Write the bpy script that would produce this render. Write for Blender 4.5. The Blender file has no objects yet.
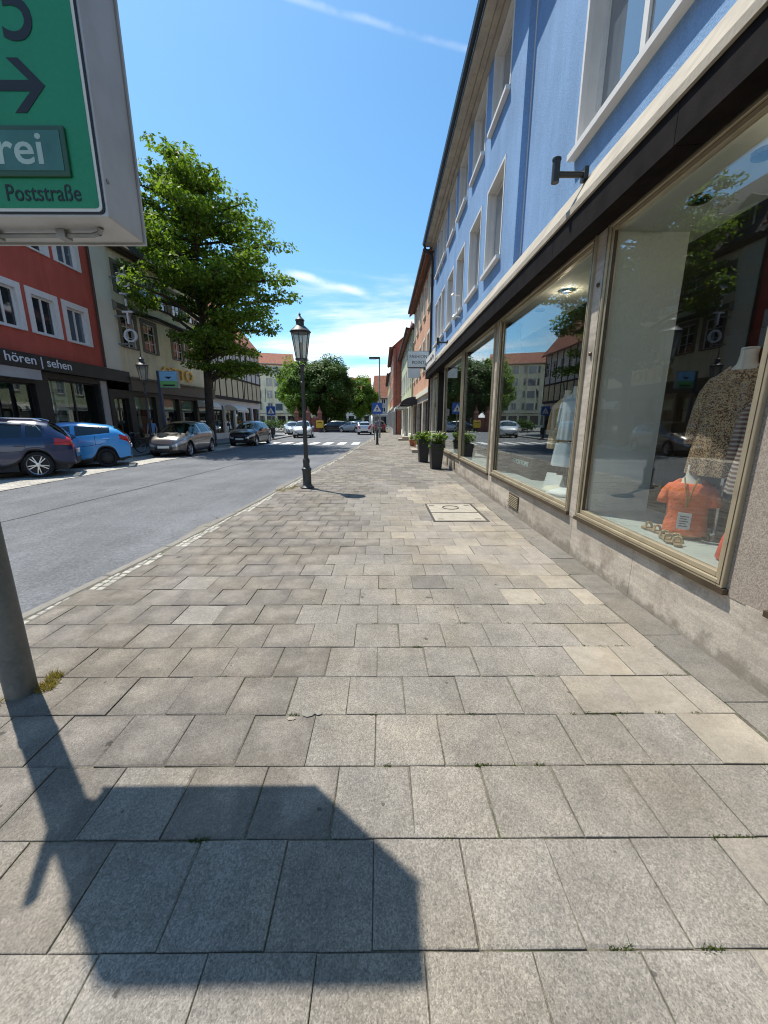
import bpy, math, random
import numpy as np
from mathutils import Vector, Matrix

# ------------------------------------------------------------------ camera, sky, sun, exposure
sc = bpy.context.scene
COL = sc.collection
R = math.radians
cam_d = bpy.data.cameras.new('camera'); cam = bpy.data.objects.new('camera', cam_d); COL.objects.link(cam)
cam_d.sensor_fit = 'VERTICAL'; cam_d.sensor_height = 36.0; cam_d.lens = 36.0*390/1024
cam_d.clip_start = 0.05; cam_d.clip_end = 3000
cam.location = (0, 0, 1.65); cam.rotation_euler = (R(90-13.27), 0, R(-0.3))
sc.camera = cam
SUN = Vector((-0.35, 0.305, 1.0)).normalized()
EL = math.asin(SUN.z); AZ = math.atan2(SUN.x, SUN.y)
sun_d = bpy.data.lights.new('sun', 'SUN'); sun_d.energy = 4.1; sun_d.angle = R(0.53); sun_d.color = (1, 0.945, 0.85)
sun = bpy.data.objects.new('sun', sun_d); COL.objects.link(sun)
sun.rotation_euler = (-SUN).to_track_quat('-Z', 'Y').to_euler(); sun.location = (0, 0, 30)
sc.view_settings.view_transform = 'Standard'; sc.view_settings.look = 'None'
sc.view_settings.exposure = 0.60; sc.view_settings.gamma = 1.0
sc.cycles.use_denoising = True; sc.cycles.filter_width = 1.1
sc.cycles.max_bounces = 8; sc.cycles.transparent_max_bounces = 16
sc.cycles.caustics_reflective = False; sc.cycles.caustics_refractive = False
sc.cycles.sample_clamp_indirect = 6

def build_world():
    w = bpy.data.worlds.new('World'); sc.world = w; w.use_nodes = True
    nt = w.node_tree; N = nt.nodes; L = nt.links; N.clear()
    out = N.new('ShaderNodeOutputWorld'); bg = N.new('ShaderNodeBackground')
    sky = N.new('ShaderNodeTexSky'); sky.sky_type = 'NISHITA'; sky.sun_disc = False
    sky.sun_elevation = EL; sky.sun_rotation = AZ; sky.altitude = 300
    sky.air_density = 1.0; sky.dust_density = 0.9; sky.ozone_density = 2.0
    def math_(op, a, b=None, c=None):
        n = N.new('ShaderNodeMath'); n.operation = op
        for i, v in enumerate((a, b, c)):
            if v is None: continue
            if isinstance(v, (int, float)): n.inputs[i].default_value = v
            else: L.new(v, n.inputs[i])
        return n.outputs[0]
    def smooth(v, a, b):
        n = N.new('ShaderNodeMapRange'); n.interpolation_type = 'SMOOTHSTEP'
        L.new(v, n.inputs[0]); n.inputs[1].default_value = a; n.inputs[2].default_value = b
        return n.outputs[0]
    tc = N.new('ShaderNodeTexCoord'); D = tc.outputs['Generated']
    sp = N.new('ShaderNodeSeparateXYZ'); L.new(D, sp.inputs[0])
    zc = math_('ADD', math_('MAXIMUM', sp.outputs[2], 0.0), 0.10)
    cb = N.new('ShaderNodeCombineXYZ')
    L.new(math_('DIVIDE', sp.outputs[0], zc), cb.inputs[0]); L.new(math_('DIVIDE', sp.outputs[1], zc), cb.inputs[1])
    mp = N.new('ShaderNodeMapping'); mp.inputs['Scale'].default_value = (0.35, 0.75, 1); mp.inputs['Location'].default_value = (1.7, 0.4, 0)
    mp.inputs['Rotation'].default_value = (0, 0, 0.25)
    L.new(cb.outputs[0], mp.inputs[0])
    n1 = N.new('ShaderNodeTexNoise'); n1.inputs['Scale'].default_value = 1.1; n1.inputs['Detail'].default_value = 9; n1.inputs['Roughness'].default_value = 0.58
    n1.inputs['Distortion'].default_value = 0.35
    L.new(mp.outputs[0], n1.inputs['Vector'])
    low = smooth(sp.outputs[2], 0.40, 0.06)           # more cloud towards the horizon
    thr = math_('SUBTRACT', 0.64, math_('MULTIPLY', low, 0.335))
    m1 = math_('MULTIPLY', smooth(math_('SUBTRACT', n1.outputs[0], thr), 0.0, 0.17), 0.92)
    # two contrails: great circles through two directions, broken up by noise
    n2 = N.new('ShaderNodeTexNoise'); n2.inputs['Scale'].default_value = 7; n2.inputs['Detail'].default_value = 5; L.new(D, n2.inputs['Vector'])
    def trail(d1, d2, wdt, amt, lo, hi):
        nrm = Vector(d1).cross(Vector(d2)).normalized()
        dp = N.new('ShaderNodeVectorMath'); dp.operation = 'DOT_PRODUCT'; L.new(D, dp.inputs[0]); dp.inputs[1].default_value = nrm
        wob = math_('MULTIPLY', math_('SUBTRACT', n2.outputs[0], 0.5), 0.03)
        dist = math_('ABSOLUTE', math_('ADD', dp.outputs['Value'], wob))
        core = smooth(dist, wdt, 0.0)
        mid = (Vector(d1).normalized()+Vector(d2).normalized()).normalized()
        dm = N.new('ShaderNodeVectorMath'); dm.operation = 'DOT_PRODUCT'; L.new(D, dm.inputs[0]); dm.inputs[1].default_value = mid
        ext = smooth(dm.outputs['Value'], lo, hi)
        return math_('MULTIPLY', math_('MULTIPLY', math_('MULTIPLY', core, ext), smooth(n2.outputs[0], 0.33, 0.62)), amt)
    t1 = trail((-0.165, 1, 0.822), (0.181, 1, 0.745), 0.007, 0.36, 0.955, 0.985)
    t2 = trail((-0.196, 1, 0.325), (0.085, 1, 0.257), 0.013, 0.9, 0.972, 0.992)
    mx = math_('MINIMUM', math_('ADD', math_('ADD', m1, t1), t2), 0.95)
    tint = N.new('ShaderNodeMixRGB'); tint.blend_type = 'MULTIPLY'; tint.inputs[0].default_value = 1
    L.new(sky.outputs[0], tint.inputs[1]); tint.inputs[2].default_value = (0.66, 1.0, 1.10, 1)
    cl = N.new('ShaderNodeMixRGB'); L.new(mx, cl.inputs[0]); L.new(tint.outputs[0], cl.inputs[1]); cl.inputs[2].default_value = (6.6, 6.9, 7.2, 1)
    L.new(cl.outputs[0], bg.inputs[0]); bg.inputs[1].default_value = 0.128
    L.new(bg.outputs[0], out.inputs[0])
build_world()

# ------------------------------------------------------------------ materials
MATS = {}
def mat(name, col, rough=0.6, var=0.12, scale=4.0, bump=0.0, bscale=60.0, metal=0.0, coat=0.0, rnd=0.0, spec=0.5,
        fine=0.0, fscale=300.0, emit=None, estr=0.0, dirt=None, dscale=1.2, damt=0.5, dlo=0.5, dhi=0.7, wave=None):
    if name in MATS: return MATS[name]
    m = bpy.data.materials.new(name); m.use_nodes = True; MATS[name] = m
    nt = m.node_tree; N = nt.nodes; L = nt.links
    b = N['Principled BSDF']
    b.inputs['Roughness'].default_value = rough; b.inputs['Metallic'].default_value = metal
    b.inputs['Specular IOR Level'].default_value = spec
    if coat: b.inputs['Coat Weight'].default_value = coat; b.inputs['Coat Roughness'].default_value = 0.04
    tc = N.new('ShaderNodeTexCoord'); V = tc.outputs['Object']
    c4 = (*col, 1)
    n = N.new('ShaderNodeTexNoise'); n.inputs['Scale'].default_value = scale; n.inputs['Detail'].default_value = 6; L.new(V, n.inputs['Vector'])
    rp = N.new('ShaderNodeMapRange'); L.new(n.outputs[0], rp.inputs[0]); rp.inputs[1].default_value = 0.3; rp.inputs[2].default_value = 0.7
    rp.inputs[3].default_value = 1-var; rp.inputs[4].default_value = 1+var
    fac = rp.outputs[0]
    def mul(a, bb):
        x = N.new('ShaderNodeMath'); x.operation = 'MULTIPLY'; L.new(a, x.inputs[0]); L.new(bb, x.inputs[1]); return x.outputs[0]
    if fine:
        n2 = N.new('ShaderNodeTexNoise'); n2.inputs['Scale'].default_value = fscale; n2.inputs['Detail'].default_value = 2; L.new(V, n2.inputs['Vector'])
        r2 = N.new('ShaderNodeMapRange'); L.new(n2.outputs[0], r2.inputs[0]); r2.inputs[1].default_value = 0.3; r2.inputs[2].default_value = 0.7
        r2.inputs[3].default_value = 1-fine; r2.inputs[4].default_value = 1+fine
        fac = mul(fac, r2.outputs[0])
    if rnd:
        oi = N.new('ShaderNodeObjectInfo'); ge = N.new('ShaderNodeNewGeometry')
        ad = N.new('ShaderNodeMath'); ad.operation = 'ADD'; L.new(oi.outputs['Random'], ad.inputs[0]); L.new(ge.outputs['Random Per Island'], ad.inputs[1])
        fr = N.new('ShaderNodeMath'); fr.operation = 'FRACT'; L.new(ad.outputs[0], fr.inputs[0])
        r3 = N.new('ShaderNodeMapRange'); L.new(fr.outputs[0], r3.inputs[0]); r3.inputs[3].default_value = 1-rnd; r3.inputs[4].default_value = 1+rnd
        fac = mul(fac, r3.outputs[0])
    mx = N.new('ShaderNodeMixRGB'); mx.blend_type = 'MULTIPLY'; mx.inputs[0].default_value = 1; mx.inputs[1].default_value = c4; L.new(fac, mx.inputs[2])
    colout = mx.outputs[0]
    if dirt:
        nd = N.new('ShaderNodeTexNoise'); nd.inputs['Scale'].default_value = dscale; nd.inputs['Detail'].default_value = 7; nd.inputs['Roughness'].default_value = 0.62; L.new(V, nd.inputs['Vector'])
        rd = N.new('ShaderNodeMapRange'); L.new(nd.outputs[0], rd.inputs[0]); rd.inputs[1].default_value = dlo; rd.inputs[2].default_value = dhi; rd.inputs[4].default_value = damt
        md = N.new('ShaderNodeMixRGB'); L.new(rd.outputs[0], md.inputs[0]); L.new(colout, md.inputs[1]); md.inputs[2].default_value = (*dirt, 1)
        colout = md.outputs[0]
    L.new(colout, b.inputs['Base Color'])
    if bump:
        nb = N.new('ShaderNodeTexNoise'); nb.inputs['Scale'].default_value = bscale; nb.inputs['Detail'].default_value = 4; L.new(V, nb.inputs['Vector'])
        bp = N.new('ShaderNodeBump'); bp.inputs['Strength'].default_value = bump; bp.inputs['Distance'].default_value = 0.02
        L.new(nb.outputs[0], bp.inputs['Height']); L.new(bp.outputs[0], b.inputs['Normal'])
    if wave:
        wv = N.new('ShaderNodeTexWave'); wv.wave_type = 'BANDS'; wv.bands_direction = wave[0]; wv.inputs['Scale'].default_value = wave[1]; wv.inputs['Distortion'].default_value = 1.5
        L.new(V, wv.inputs['Vector'])
        bp = N.new('ShaderNodeBump'); bp.inputs['Strength'].default_value = wave[2]; bp.inputs['Distance'].default_value = 0.05
        L.new(wv.outputs[0], bp.inputs['Height']); L.new(bp.outputs[0], b.inputs['Normal'])
    if emit:
        b.inputs['Emission Color'].default_value = (*emit, 1); b.inputs['Emission Strength'].default_value = estr
    return m

def glass(name, tint=(0.85, 0.93, 0.9), r0=0.055, refl=(0.97, 1, 1)):
    """thin clear pane: transparent, with a Schlick reflection that is the same from both sides"""
    m = bpy.data.materials.new(name); m.use_nodes = True; MATS[name] = m
    nt = m.node_tree; N = nt.nodes; L = nt.links; N.clear()
    o = N.new('ShaderNodeOutputMaterial'); mx = N.new('ShaderNodeMixShader'); lw = N.new('ShaderNodeLayerWeight'); lw.inputs[0].default_value = 0.5
    pw = N.new('ShaderNodeMath'); pw.operation = 'POWER'; L.new(lw.outputs['Facing'], pw.inputs[0]); pw.inputs[1].default_value = 5
    mr = N.new('ShaderNodeMapRange'); L.new(pw.outputs[0], mr.inputs[0]); mr.inputs[3].default_value = r0
    t = N.new('ShaderNodeBsdfTransparent'); t.inputs[0].default_value = (*tint, 1)
    g = N.new('ShaderNodeBsdfGlossy'); g.inputs['Roughness'].default_value = 0.0; g.inputs[0].default_value = (*refl, 1)
    L.new(mr.outputs[0], mx.inputs[0]); L.new(t.outputs[0], mx.inputs[1]); L.new(g.outputs[0], mx.inputs[2]); L.new(mx.outputs[0], o.inputs[0])
    return m

def leafmat(name, c1, c2, trans=0.35):
    m = bpy.data.materials.new(name); m.use_nodes = True; MATS[name] = m
    nt = m.node_tree; N = nt.nodes; L = nt.links; N.clear()
    o = N.new('ShaderNodeOutputMaterial'); mx = N.new('ShaderNodeMixShader'); mx.inputs[0].default_value = trans
    ge = N.new('ShaderNodeNewGeometry'); rp = N.new('ShaderNodeMixRGB'); L.new(ge.outputs['Random Per Island'], rp.inputs[0])
    rp.inputs[1].default_value = (*c1, 1); rp.inputs[2].default_value = (*c2, 1)
    b = N.new('ShaderNodeBsdfPrincipled'); b.inputs['Roughness'].default_value = 0.55; b.inputs['Specular IOR Level'].default_value = 0.18
    L.new(rp.outputs[0], b.inputs['Base Color'])
    t = N.new('ShaderNodeBsdfTranslucent'); g = N.new('ShaderNodeMixRGB'); g.blend_type = 'MULTIPLY'; g.inputs[0].default_value = 1
    L.new(rp.outputs[0], g.inputs[1]); g.inputs[2].default_value = (1.5, 1.6, 0.6, 1); L.new(g.outputs[0], t.inputs[0])
    L.new(b.outputs[0], mx.inputs[1]); L.new(t.outputs[0], mx.inputs[2]); L.new(mx.outputs[0], o.inputs[0])
    return m

class NT:
    """small helper for node graphs in world-position space"""
    def __init__(s, name, rough=0.8, spec=0.3):
        m = bpy.data.materials.new(name); m.use_nodes = True; MATS[name] = m; s.m = m
        s.N = m.node_tree.nodes; s.L = m.node_tree.links; s.b = s.N['Principled BSDF']; s.b.inputs['Roughness'].default_value = rough; s.b.inputs['Specular IOR Level'].default_value = spec
        s.ge = s.N.new('ShaderNodeNewGeometry'); s.P = s.ge.outputs['Position']
    def mr(s, v, a, bb, c, d, sm=True):
        n = s.N.new('ShaderNodeMapRange'); s.L.new(v, n.inputs[0]); n.interpolation_type = 'SMOOTHSTEP' if sm else 'LINEAR'
        for i, x in enumerate((a, bb, c, d)): n.inputs[i+1].default_value = x
        return n.outputs[0]
    def op(s, a, bb, o='MULTIPLY'):
        x = s.N.new('ShaderNodeMath'); x.operation = o
        for i, v in enumerate((a, bb)):
            if isinstance(v, (int, float)): x.inputs[i].default_value = v
            else: s.L.new(v, x.inputs[i])
        return x.outputs[0]
    def noise(s, sc_, d=3, r=0.5, stretch=None, off=0.0):
        n = s.N.new('ShaderNodeTexNoise'); n.inputs['Scale'].default_value = sc_; n.inputs['Detail'].default_value = d; n.inputs['Roughness'].default_value = r
        if stretch or off:
            mp = s.N.new('ShaderNodeMapping'); mp.inputs['Scale'].default_value = stretch or (1,1,1); mp.inputs['Location'].default_value = (off,off*0.7,0); s.L.new(s.P, mp.inputs[0]); s.L.new(mp.outputs[0], n.inputs['Vector'])
        else: s.L.new(s.P, n.inputs['Vector'])
        return n.outputs[0]
    def voro(s, sc_, feature='F1', off=0.0):
        v = s.N.new('ShaderNodeTexVoronoi'); v.inputs['Scale'].default_value = sc_; v.feature = feature
        mp = s.N.new('ShaderNodeMapping'); mp.inputs['Location'].default_value = (off,off*1.3,0); s.L.new(s.P, mp.inputs[0]); s.L.new(mp.outputs[0], v.inputs['Vector']); return v
    def mix(s, f, a, bb, blend='MIX'):
        x = s.N.new('ShaderNodeMixRGB'); x.blend_type = blend
        for i, v in enumerate((f, a, bb)):
            if isinstance(v, (int, float)): x.inputs[i].default_value = v
            elif isinstance(v, tuple): x.inputs[i].default_value = (*v, 1)
            else: s.L.new(v, x.inputs[i])
        return x.outputs[0]
    def done(s, col, height=None, strength=0.5, dist=0.006):
        s.L.new(col, s.b.inputs['Base Color'])
        if height is not None:
            bp = s.N.new('ShaderNodeBump'); bp.inputs['Strength'].default_value = strength; bp.inputs['Distance'].default_value = dist; s.L.new(height, bp.inputs['Height']); s.L.new(bp.outputs[0], s.b.inputs['Normal'])
        return s.m
def slabmat(name, col, rnd, worn=0.0, speck=0.3):
    """concrete paving slab: aggregate grains, per-slab tone, worn middle, gum spots, stains and smears that run across slabs"""
    t = NT(name, 0.84, 0.3); uv = t.N.new('ShaderNodeTexCoord').outputs['UV']; oi = t.N.new('ShaderNodeObjectInfo')
    rr = t.op(t.op(oi.outputs['Random'], t.ge.outputs['Random Per Island'], 'ADD'), 1.0, 'FRACT')
    fac = t.mr(rr, 0, 1, 1-rnd, 1+rnd, False)
    fac = t.op(fac, t.mr(t.noise(0.9, 7, 0.62), 0.34, 0.66, 0.86, 1.12))                 # broad dirt across slabs
    fac = t.op(fac, t.mr(t.noise(5.5, 7, 0.68, off=3.0), 0.32, 0.70, 0.86, 1.10))
    fac = t.op(fac, t.mr(t.noise(30, 5, 0.7), 0.30, 0.70, 0.94, 1.05))
    if worn:
        vm = t.N.new('ShaderNodeVectorMath'); vm.operation = 'DISTANCE'; t.L.new(uv, vm.inputs[0]); vm.inputs[1].default_value = (0.5, 0.58, 0)
        dist = t.op(vm.outputs['Value'], t.mr(t.noise(4.5, 5, 0.6), 0.3, 0.7, -0.30, 0.30), 'ADD')
        fac = t.op(fac, t.mr(dist, 0.05, 0.6, 1+worn, 1-worn*0.6))
    # grains: two sizes of pale and dark aggregate
    v1 = t.voro(165); v2 = t.voro(330, off=5.0)
    g1 = t.mr(v1.outputs['Color'], 0.0, 1.0, 1-speck, 1+speck, False); g2 = t.mr(v2.outputs['Color'], 0.0, 1.0, 1-speck*0.8, 1+speck*0.8, False)
    fac = t.op(t.op(fac, g1), g2)
    # gum spots of several sizes, sparse, wobbly
    wob = t.mr(t.noise(40, 2), 0.2, 0.8, -0.03, 0.03)
    for sc_, th, off in ((1.7, 0.045, 0.0), (3.1, 0.040, 9.0), (6.0, 0.045, 17.0)):
        v = t.voro(sc_, off=off); d = t.op(v.outputs['Distance'], wob, 'ADD')
        pick = t.mr(v.outputs['Color'], 0.55, 0.60, 1.0, 0.45)
        spot = t.mr(d, th, th*1.5, 0.0, 1.0); dark = t.op(t.op(1.0, spot, 'SUBTRACT'), t.op(1.0, pick, 'SUBTRACT')); fac = t.op(fac, t.op(1.0, dark, 'SUBTRACT'))
    c = t.mix(1.0, col, fac, 'MULTIPLY')
    c = t.mix(t.mr(t.noise(1.3, 4, off=7.0), 0.4, 0.66, 0, 0.9), c, t.mix(1.0, c, (1.03, 1.0, 0.93), 'MULTIPLY'))
    # thin pale scuffs and dark drip stains
    c = t.mix(t.mr(t.noise(2.6, 8, 0.75, off=21.0), 0.63, 0.74, 0, 0.5), c, (col[0]*0.5, col[1]*0.49, col[2]*0.46))
    c = t.mix(t.mr(t.noise(3.1, 8, 0.72, off=33.0), 0.64, 0.76, 0, 0.45), c, (min(1,col[0]*1.5), min(1,col[1]*1.5), min(1,col[2]*1.48)))
    return t.done(c, t.op(t.mr(v1.outputs['Distance'], 0, 0.8, 1, 0, False), t.noise(190, 3, 0.7), 'ADD'), 0.42, 0.003)
def asphaltmat():
    t = NT('asphalt', 0.86, 0.35)
    fac = t.mr(t.noise(0.5, 6, 0.6), 0.35, 0.65, 0.86, 1.14)
    fac = t.op(fac, t.mr(t.noise(1.1, 6, 0.6, stretch=(1.6, 0.10, 1)), 0.32, 0.68, 0.92, 1.08))      # wheel tracks along the road
    v1 = t.voro(42); v2 = t.voro(110, off=4.0)
    fac = t.op(fac, t.op(t.mr(v1.outputs['Color'], 0, 1, 0.72, 1.28, False), t.mr(v2.outputs['Color'], 0, 1, 0.75, 1.25, False)))
    c = t.mix(1.0, (0.142, 0.147, 0.156), fac, 'MULTIPLY')
    cr = t.voro(0.55, 'DISTANCE_TO_EDGE', 2.0); crm = t.op(t.mr(t.op(cr.outputs['Distance'], t.mr(t.noise(5, 5, 0.7), 0.3, 0.7, -0.02, 0.02), 'ADD'), 0.0, 0.010, 1, 0), t.mr(t.noise(0.3, 3, off=4.0), 0.52, 0.62, 0, 0.75))
    c = t.mix(crm, c, (0.045, 0.045, 0.047))
    c = t.mix(t.mr(t.noise(1.5, 7, 0.7, off=12.0), 0.62, 0.75, 0, 0.45), c, (0.075, 0.076, 0.08))
    return t.done(c, t.op(v1.outputs['Distance'], t.noise(150, 3, 0.7), 'ADD'), 0.6, 0.006)
def rendermat(name, col, streak=0.12, grain=55, bump=0.5):
    """painted wall render: grainy, faded in patches, with faint rain streaks"""
    t = NT(name, 0.92, 0.25)
    fac = t.mr(t.noise(0.6, 6, 0.6), 0.35, 0.65, 0.92, 1.08); fac = t.op(fac, t.mr(t.noise(2.6, 6, 0.65, stretch=(1,1,0.10)), 0.36, 0.68, 1-streak, 1+streak*0.7))
    fac = t.op(fac, t.mr(t.noise(grain, 4, 0.7), 0.3, 0.7, 0.86, 1.12))
    c = t.mix(1.0, col, fac, 'MULTIPLY'); c = t.mix(t.mr(t.noise(1.2, 7, 0.7, off=8.0), 0.55, 0.75, 0, 0.35), c, (col[0]*0.75+0.08, col[1]*0.78+0.07, col[2]*0.82+0.05))
    return t.done(c, t.noise(grain, 4, 0.65), bump, 0.012)
def stonemat(name, col, dark, rough=0.7):
    """sawn stone panel with horizontal veins, rising damp and blotches"""
    t = NT(name, rough, 0.35); oi = t.N.new('ShaderNodeObjectInfo')
    fac = t.mr(oi.outputs['Random'], 0, 1, 0.88, 1.12, False); fac = t.op(fac, t.mr(t.noise(2.0, 7, 0.7, stretch=(0.6,0.6,5.0)), 0.34, 0.66, 0.80, 1.14)); fac = t.op(fac, t.mr(t.noise(70, 3, 0.7), 0.3, 0.7, 0.85, 1.12))
    c = t.mix(1.0, col, fac, 'MULTIPLY')
    c = t.mix(t.mr(t.noise(2.4, 8, 0.7, off=5.0), 0.46, 0.66, 0, 0.75), c, dark)
    sp = t.N.new('ShaderNodeSeparateXYZ'); t.L.new(t.P, sp.inputs[0]); low = t.mr(t.op(sp.outputs[2], t.mr(t.noise(4, 6, 0.7), 0.3, 0.7, -0.10, 0.10), 'ADD'), 0.02, 0.16, 0.6, 0)
    c = t.mix(low, c, (dark[0]*0.6, dark[1]*0.6, dark[2]*0.6))
    return t.done(c, t.noise(45, 5, 0.7, stretch=(1,1,2.5)), 0.35, 0.006)

M = {}
def setup_mats():
    M['slab'] = slabmat('slab_grey', (0.232, 0.212, 0.186), 0.06, speck=0.36)
    M['slab_worn'] = slabmat('slab_worn', (0.188, 0.169, 0.147), 0.07, worn=0.18, speck=0.28)
    M['slab_light'] = slabmat('slab_light', (0.275, 0.246, 0.210), 0.06, speck=0.2)
    M['slab_pale'] = slabmat('slab_pale', (0.315, 0.280, 0.230), 0.06, speck=0.13)
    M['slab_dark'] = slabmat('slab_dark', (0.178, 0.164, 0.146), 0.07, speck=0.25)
    M['slab_edge'] = slabmat('slab_edge', (0.18, 0.166, 0.146), 0.15, speck=0.25)
    M['joint'] = mat('joint_sand', (0.13, 0.115, 0.085), 0.95, 0.5, 3, fine=0.4, fscale=90, dirt=(0.05, 0.07, 0.02), dscale=2.6, damt=0.85, dlo=0.52, dhi=0.62)
    M['gutter_sand'] = mat('gutter_sand', (0.21, 0.19, 0.155), 0.9, 0.2, 3, fine=0.3, fscale=60, dirt=(0.13, 0.125, 0.115), dscale=3, damt=0.8)
    M['cobble'] = mat('cobble_pale', (0.40, 0.375, 0.325), 0.85, 0.12, 8, rnd=0.22, bump=0.3)
    M['kerb'] = mat('kerb_granite', (0.205, 0.19, 0.162), 0.8, 0.15, 6, rnd=0.10, bump=0.3, fine=0.25)
    M['asphalt'] = asphaltmat()
    M['seam'] = mat('tar_seam', (0.03, 0.03, 0.032), 0.7, 0.3, 8)
    M['paint'] = mat('road_paint', (0.72, 0.72, 0.70), 0.7, 0.12, 12, dirt=(0.3, 0.3, 0.3), dscale=8, damt=0.5)
    M['setts'] = mat('parking_setts', (0.40, 0.38, 0.335), 0.85, 0.2, 1.5, bump=0.7, bscale=14, fine=0.4, fscale=16, dirt=(0.2, 0.19, 0.17), dscale=0.8, damt=0.5)
    M['pave_far'] = mat('far_paving', (0.20, 0.195, 0.185), 0.85, 0.2, 1.2, bump=0.3, bscale=12)
    M['ground'] = mat('ground_soil', (0.14, 0.135, 0.115), 0.9, 0.3, 0.2)
    M['blue'] = rendermat('blue_render', (0.225, 0.375, 0.60), 0.08, 60, 0.6)
    M['white_trim'] = mat('white_trim', (0.72, 0.70, 0.66), 0.6, 0.06, 4, dirt=(0.5, 0.48, 0.44), dscale=4, damt=0.4)
    M['reveal'] = mat('window_reveal', (0.66, 0.64, 0.60), 0.7, 0.05, 4)
    M['cornice'] = mat('cornice_stone', (0.40, 0.355, 0.285), 0.85, 0.15, 3, bump=0.25, bscale=30, dirt=(0.22, 0.19, 0.15), dscale=2.5, damt=0.5)
    M['black_stone'] = mat('black_fascia', (0.017, 0.014, 0.013), 0.75, 0.3, 6, spec=0.05, fine=0.2, fscale=120)
    M['travertine'] = stonemat('travertine', (0.50, 0.445, 0.37), (0.27, 0.225, 0.175))
    M['granite'] = mat('pillar_granite', (0.33, 0.28, 0.23), 0.65, 0.12, 3, fine=0.35, fscale=110, bump=0.1)
    M['brass'] = mat('brass_frame', (0.50, 0.43, 0.30), 0.40, 0.10, 3, metal=0.55, dirt=(0.30, 0.25, 0.17), dscale=5, damt=0.5)
    M['bronze'] = mat('bronze_dark', (0.10, 0.075, 0.05), 0.45, 0.2, 6, metal=0.6)
    M['shopglass'] = glass('shop_glass', (0.96, 0.985, 0.97), 0.10)
    M['display'] = mat('display_floor', (0.42, 0.45, 0.43), 0.6, 0.05, 3)
    M['partition'] = mat('partition_panel', (0.68, 0.71, 0.67), 0.7, 0.04, 1)
    M['ceiling'] = mat('shop_ceiling', (0.66, 0.67, 0.62), 0.8, 0.04, 1)
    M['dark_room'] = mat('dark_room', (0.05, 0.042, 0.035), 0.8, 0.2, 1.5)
    M['brown_wood'] = mat('brown_cabinet', (0.12, 0.085, 0.055), 0.6, 0.2, 2)
    M['lamp_warm'] = mat('lamp_warm', (0.9, 0.6, 0.2), 0.4, emit=(1.0, 0.55, 0.15), estr=3.0)
    M['black_metal'] = mat('black_metal', (0.018, 0.022, 0.024), 0.45, 0.15, 8, spec=0.5)
    M['iron'] = mat('lamp_iron', (0.045, 0.047, 0.047), 0.5, 0.2, 10, spec=0.5, bump=0.1, bscale=40)
    M['galv'] = mat('galvanised', (0.30, 0.31, 0.31), 0.5, 0.2, 9, metal=0.5, dirt=(0.15, 0.15, 0.15), dscale=5, damt=0.5)
    M['pole'] = mat('pole_paint', (0.115, 0.13, 0.128), 0.5, 0.15, 5, spec=0.45, fine=0.1, fscale=40, dirt=(0.21, 0.2, 0.17), dscale=6, damt=0.6, dlo=0.45)
    M['lantern_glass'] = glass('lantern_glass', (0.85, 0.85, 0.80), 0.05)
    M['milk'] = mat('milky_glass', (0.62, 0.62, 0.58), 0.3, 0.05, 3)
    M['alu'] = mat('sign_aluminium', (0.50, 0.51, 0.52), 0.42, 0.06, 2, metal=0.25, dirt=(0.33, 0.33, 0.31), dscale=3, damt=0.6, dlo=0.42)
    M['green'] = mat('sign_green', (0.010, 0.26, 0.115), 0.45, 0.08, 3, spec=0.5, fine=0.05, fscale=60)
    M['sign_black'] = mat('sign_black', (0.012, 0.014, 0.016), 0.5, 0.1)
    M['sign_white'] = mat('sign_white', (0.72, 0.75, 0.72), 0.5, 0.05)
    M['dull_white'] = mat('display_letter', (0.45, 0.58, 0.52), 0.5, 0.1)
    M['display_panel'] = mat('display_panel', (0.06, 0.17, 0.13), 0.22, 0.25, 6, dirt=(0.10, 0.20, 0.18), dscale=9, damt=0.5)
    M['sign_blue'] = mat('sign_blue', (0.01, 0.09, 0.42), 0.45, 0.05)
    M['bark'] = mat('bark', (0.06, 0.048, 0.036), 0.95, 0.3, 4, bump=0.9, bscale=18)
    M['leaf'] = leafmat('leaf_main', (0.07, 0.125, 0.018), (0.20, 0.285, 0.045), 0.42)
    M['leaf_dark'] = leafmat('leaf_dark', (0.035, 0.075, 0.014), (0.095, 0.155, 0.028), 0.30)
    M['leaf_light'] = leafmat('leaf_light', (0.085, 0.155, 0.022), (0.16, 0.25, 0.04), 0.42)
    M['grass'] = leafmat('dry_grass', (0.34, 0.25, 0.07), (0.22, 0.20, 0.05), 0.3)
    M['moss'] = leafmat('joint_weed', (0.05, 0.085, 0.015), (0.09, 0.12, 0.025), 0.3)
    M['petal'] = leafmat('petal', (0.7, 0.72, 0.65), (0.6, 0.65, 0.5), 0.3)
    M['pane'] = mat('window_pane', (0.025, 0.03, 0.035), 0.04, 0.1, 1, spec=0.9)
    M['pane_blue'] = mat('window_pane_bright', (0.10, 0.13, 0.16), 0.03, 0.1, 1, spec=1.0, coat=1.0)
    M['curtain'] = mat('curtain', (0.5, 0.48, 0.44), 0.9, 0.1, 5)
    M['red_wall'] = rendermat('red_render', (0.49, 0.11, 0.075), 0.08)
    M['cream'] = rendermat('cream_render', (0.82, 0.74, 0.52), 0.10)
    M['cream_light'] = mat('cream_light', (0.74, 0.71, 0.58), 0.9, 0.05, 1)
    M['taupe'] = mat('taupe_trim', (0.19, 0.165, 0.125), 0.85, 0.12, 3)
    M['brown_fascia'] = mat('brown_fascia', (0.14, 0.115, 0.085), 0.7, 0.1, 3)
    M['roof_dark'] = mat('roof_slate', (0.055, 0.05, 0.052), 0.8, 0.2, 3, wave=('Z', 6, 0.6))
    M['roof_red'] = mat('roof_tile', (0.30, 0.11, 0.06), 0.85, 0.25, 2, wave=('Z', 6, 0.7))
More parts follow.
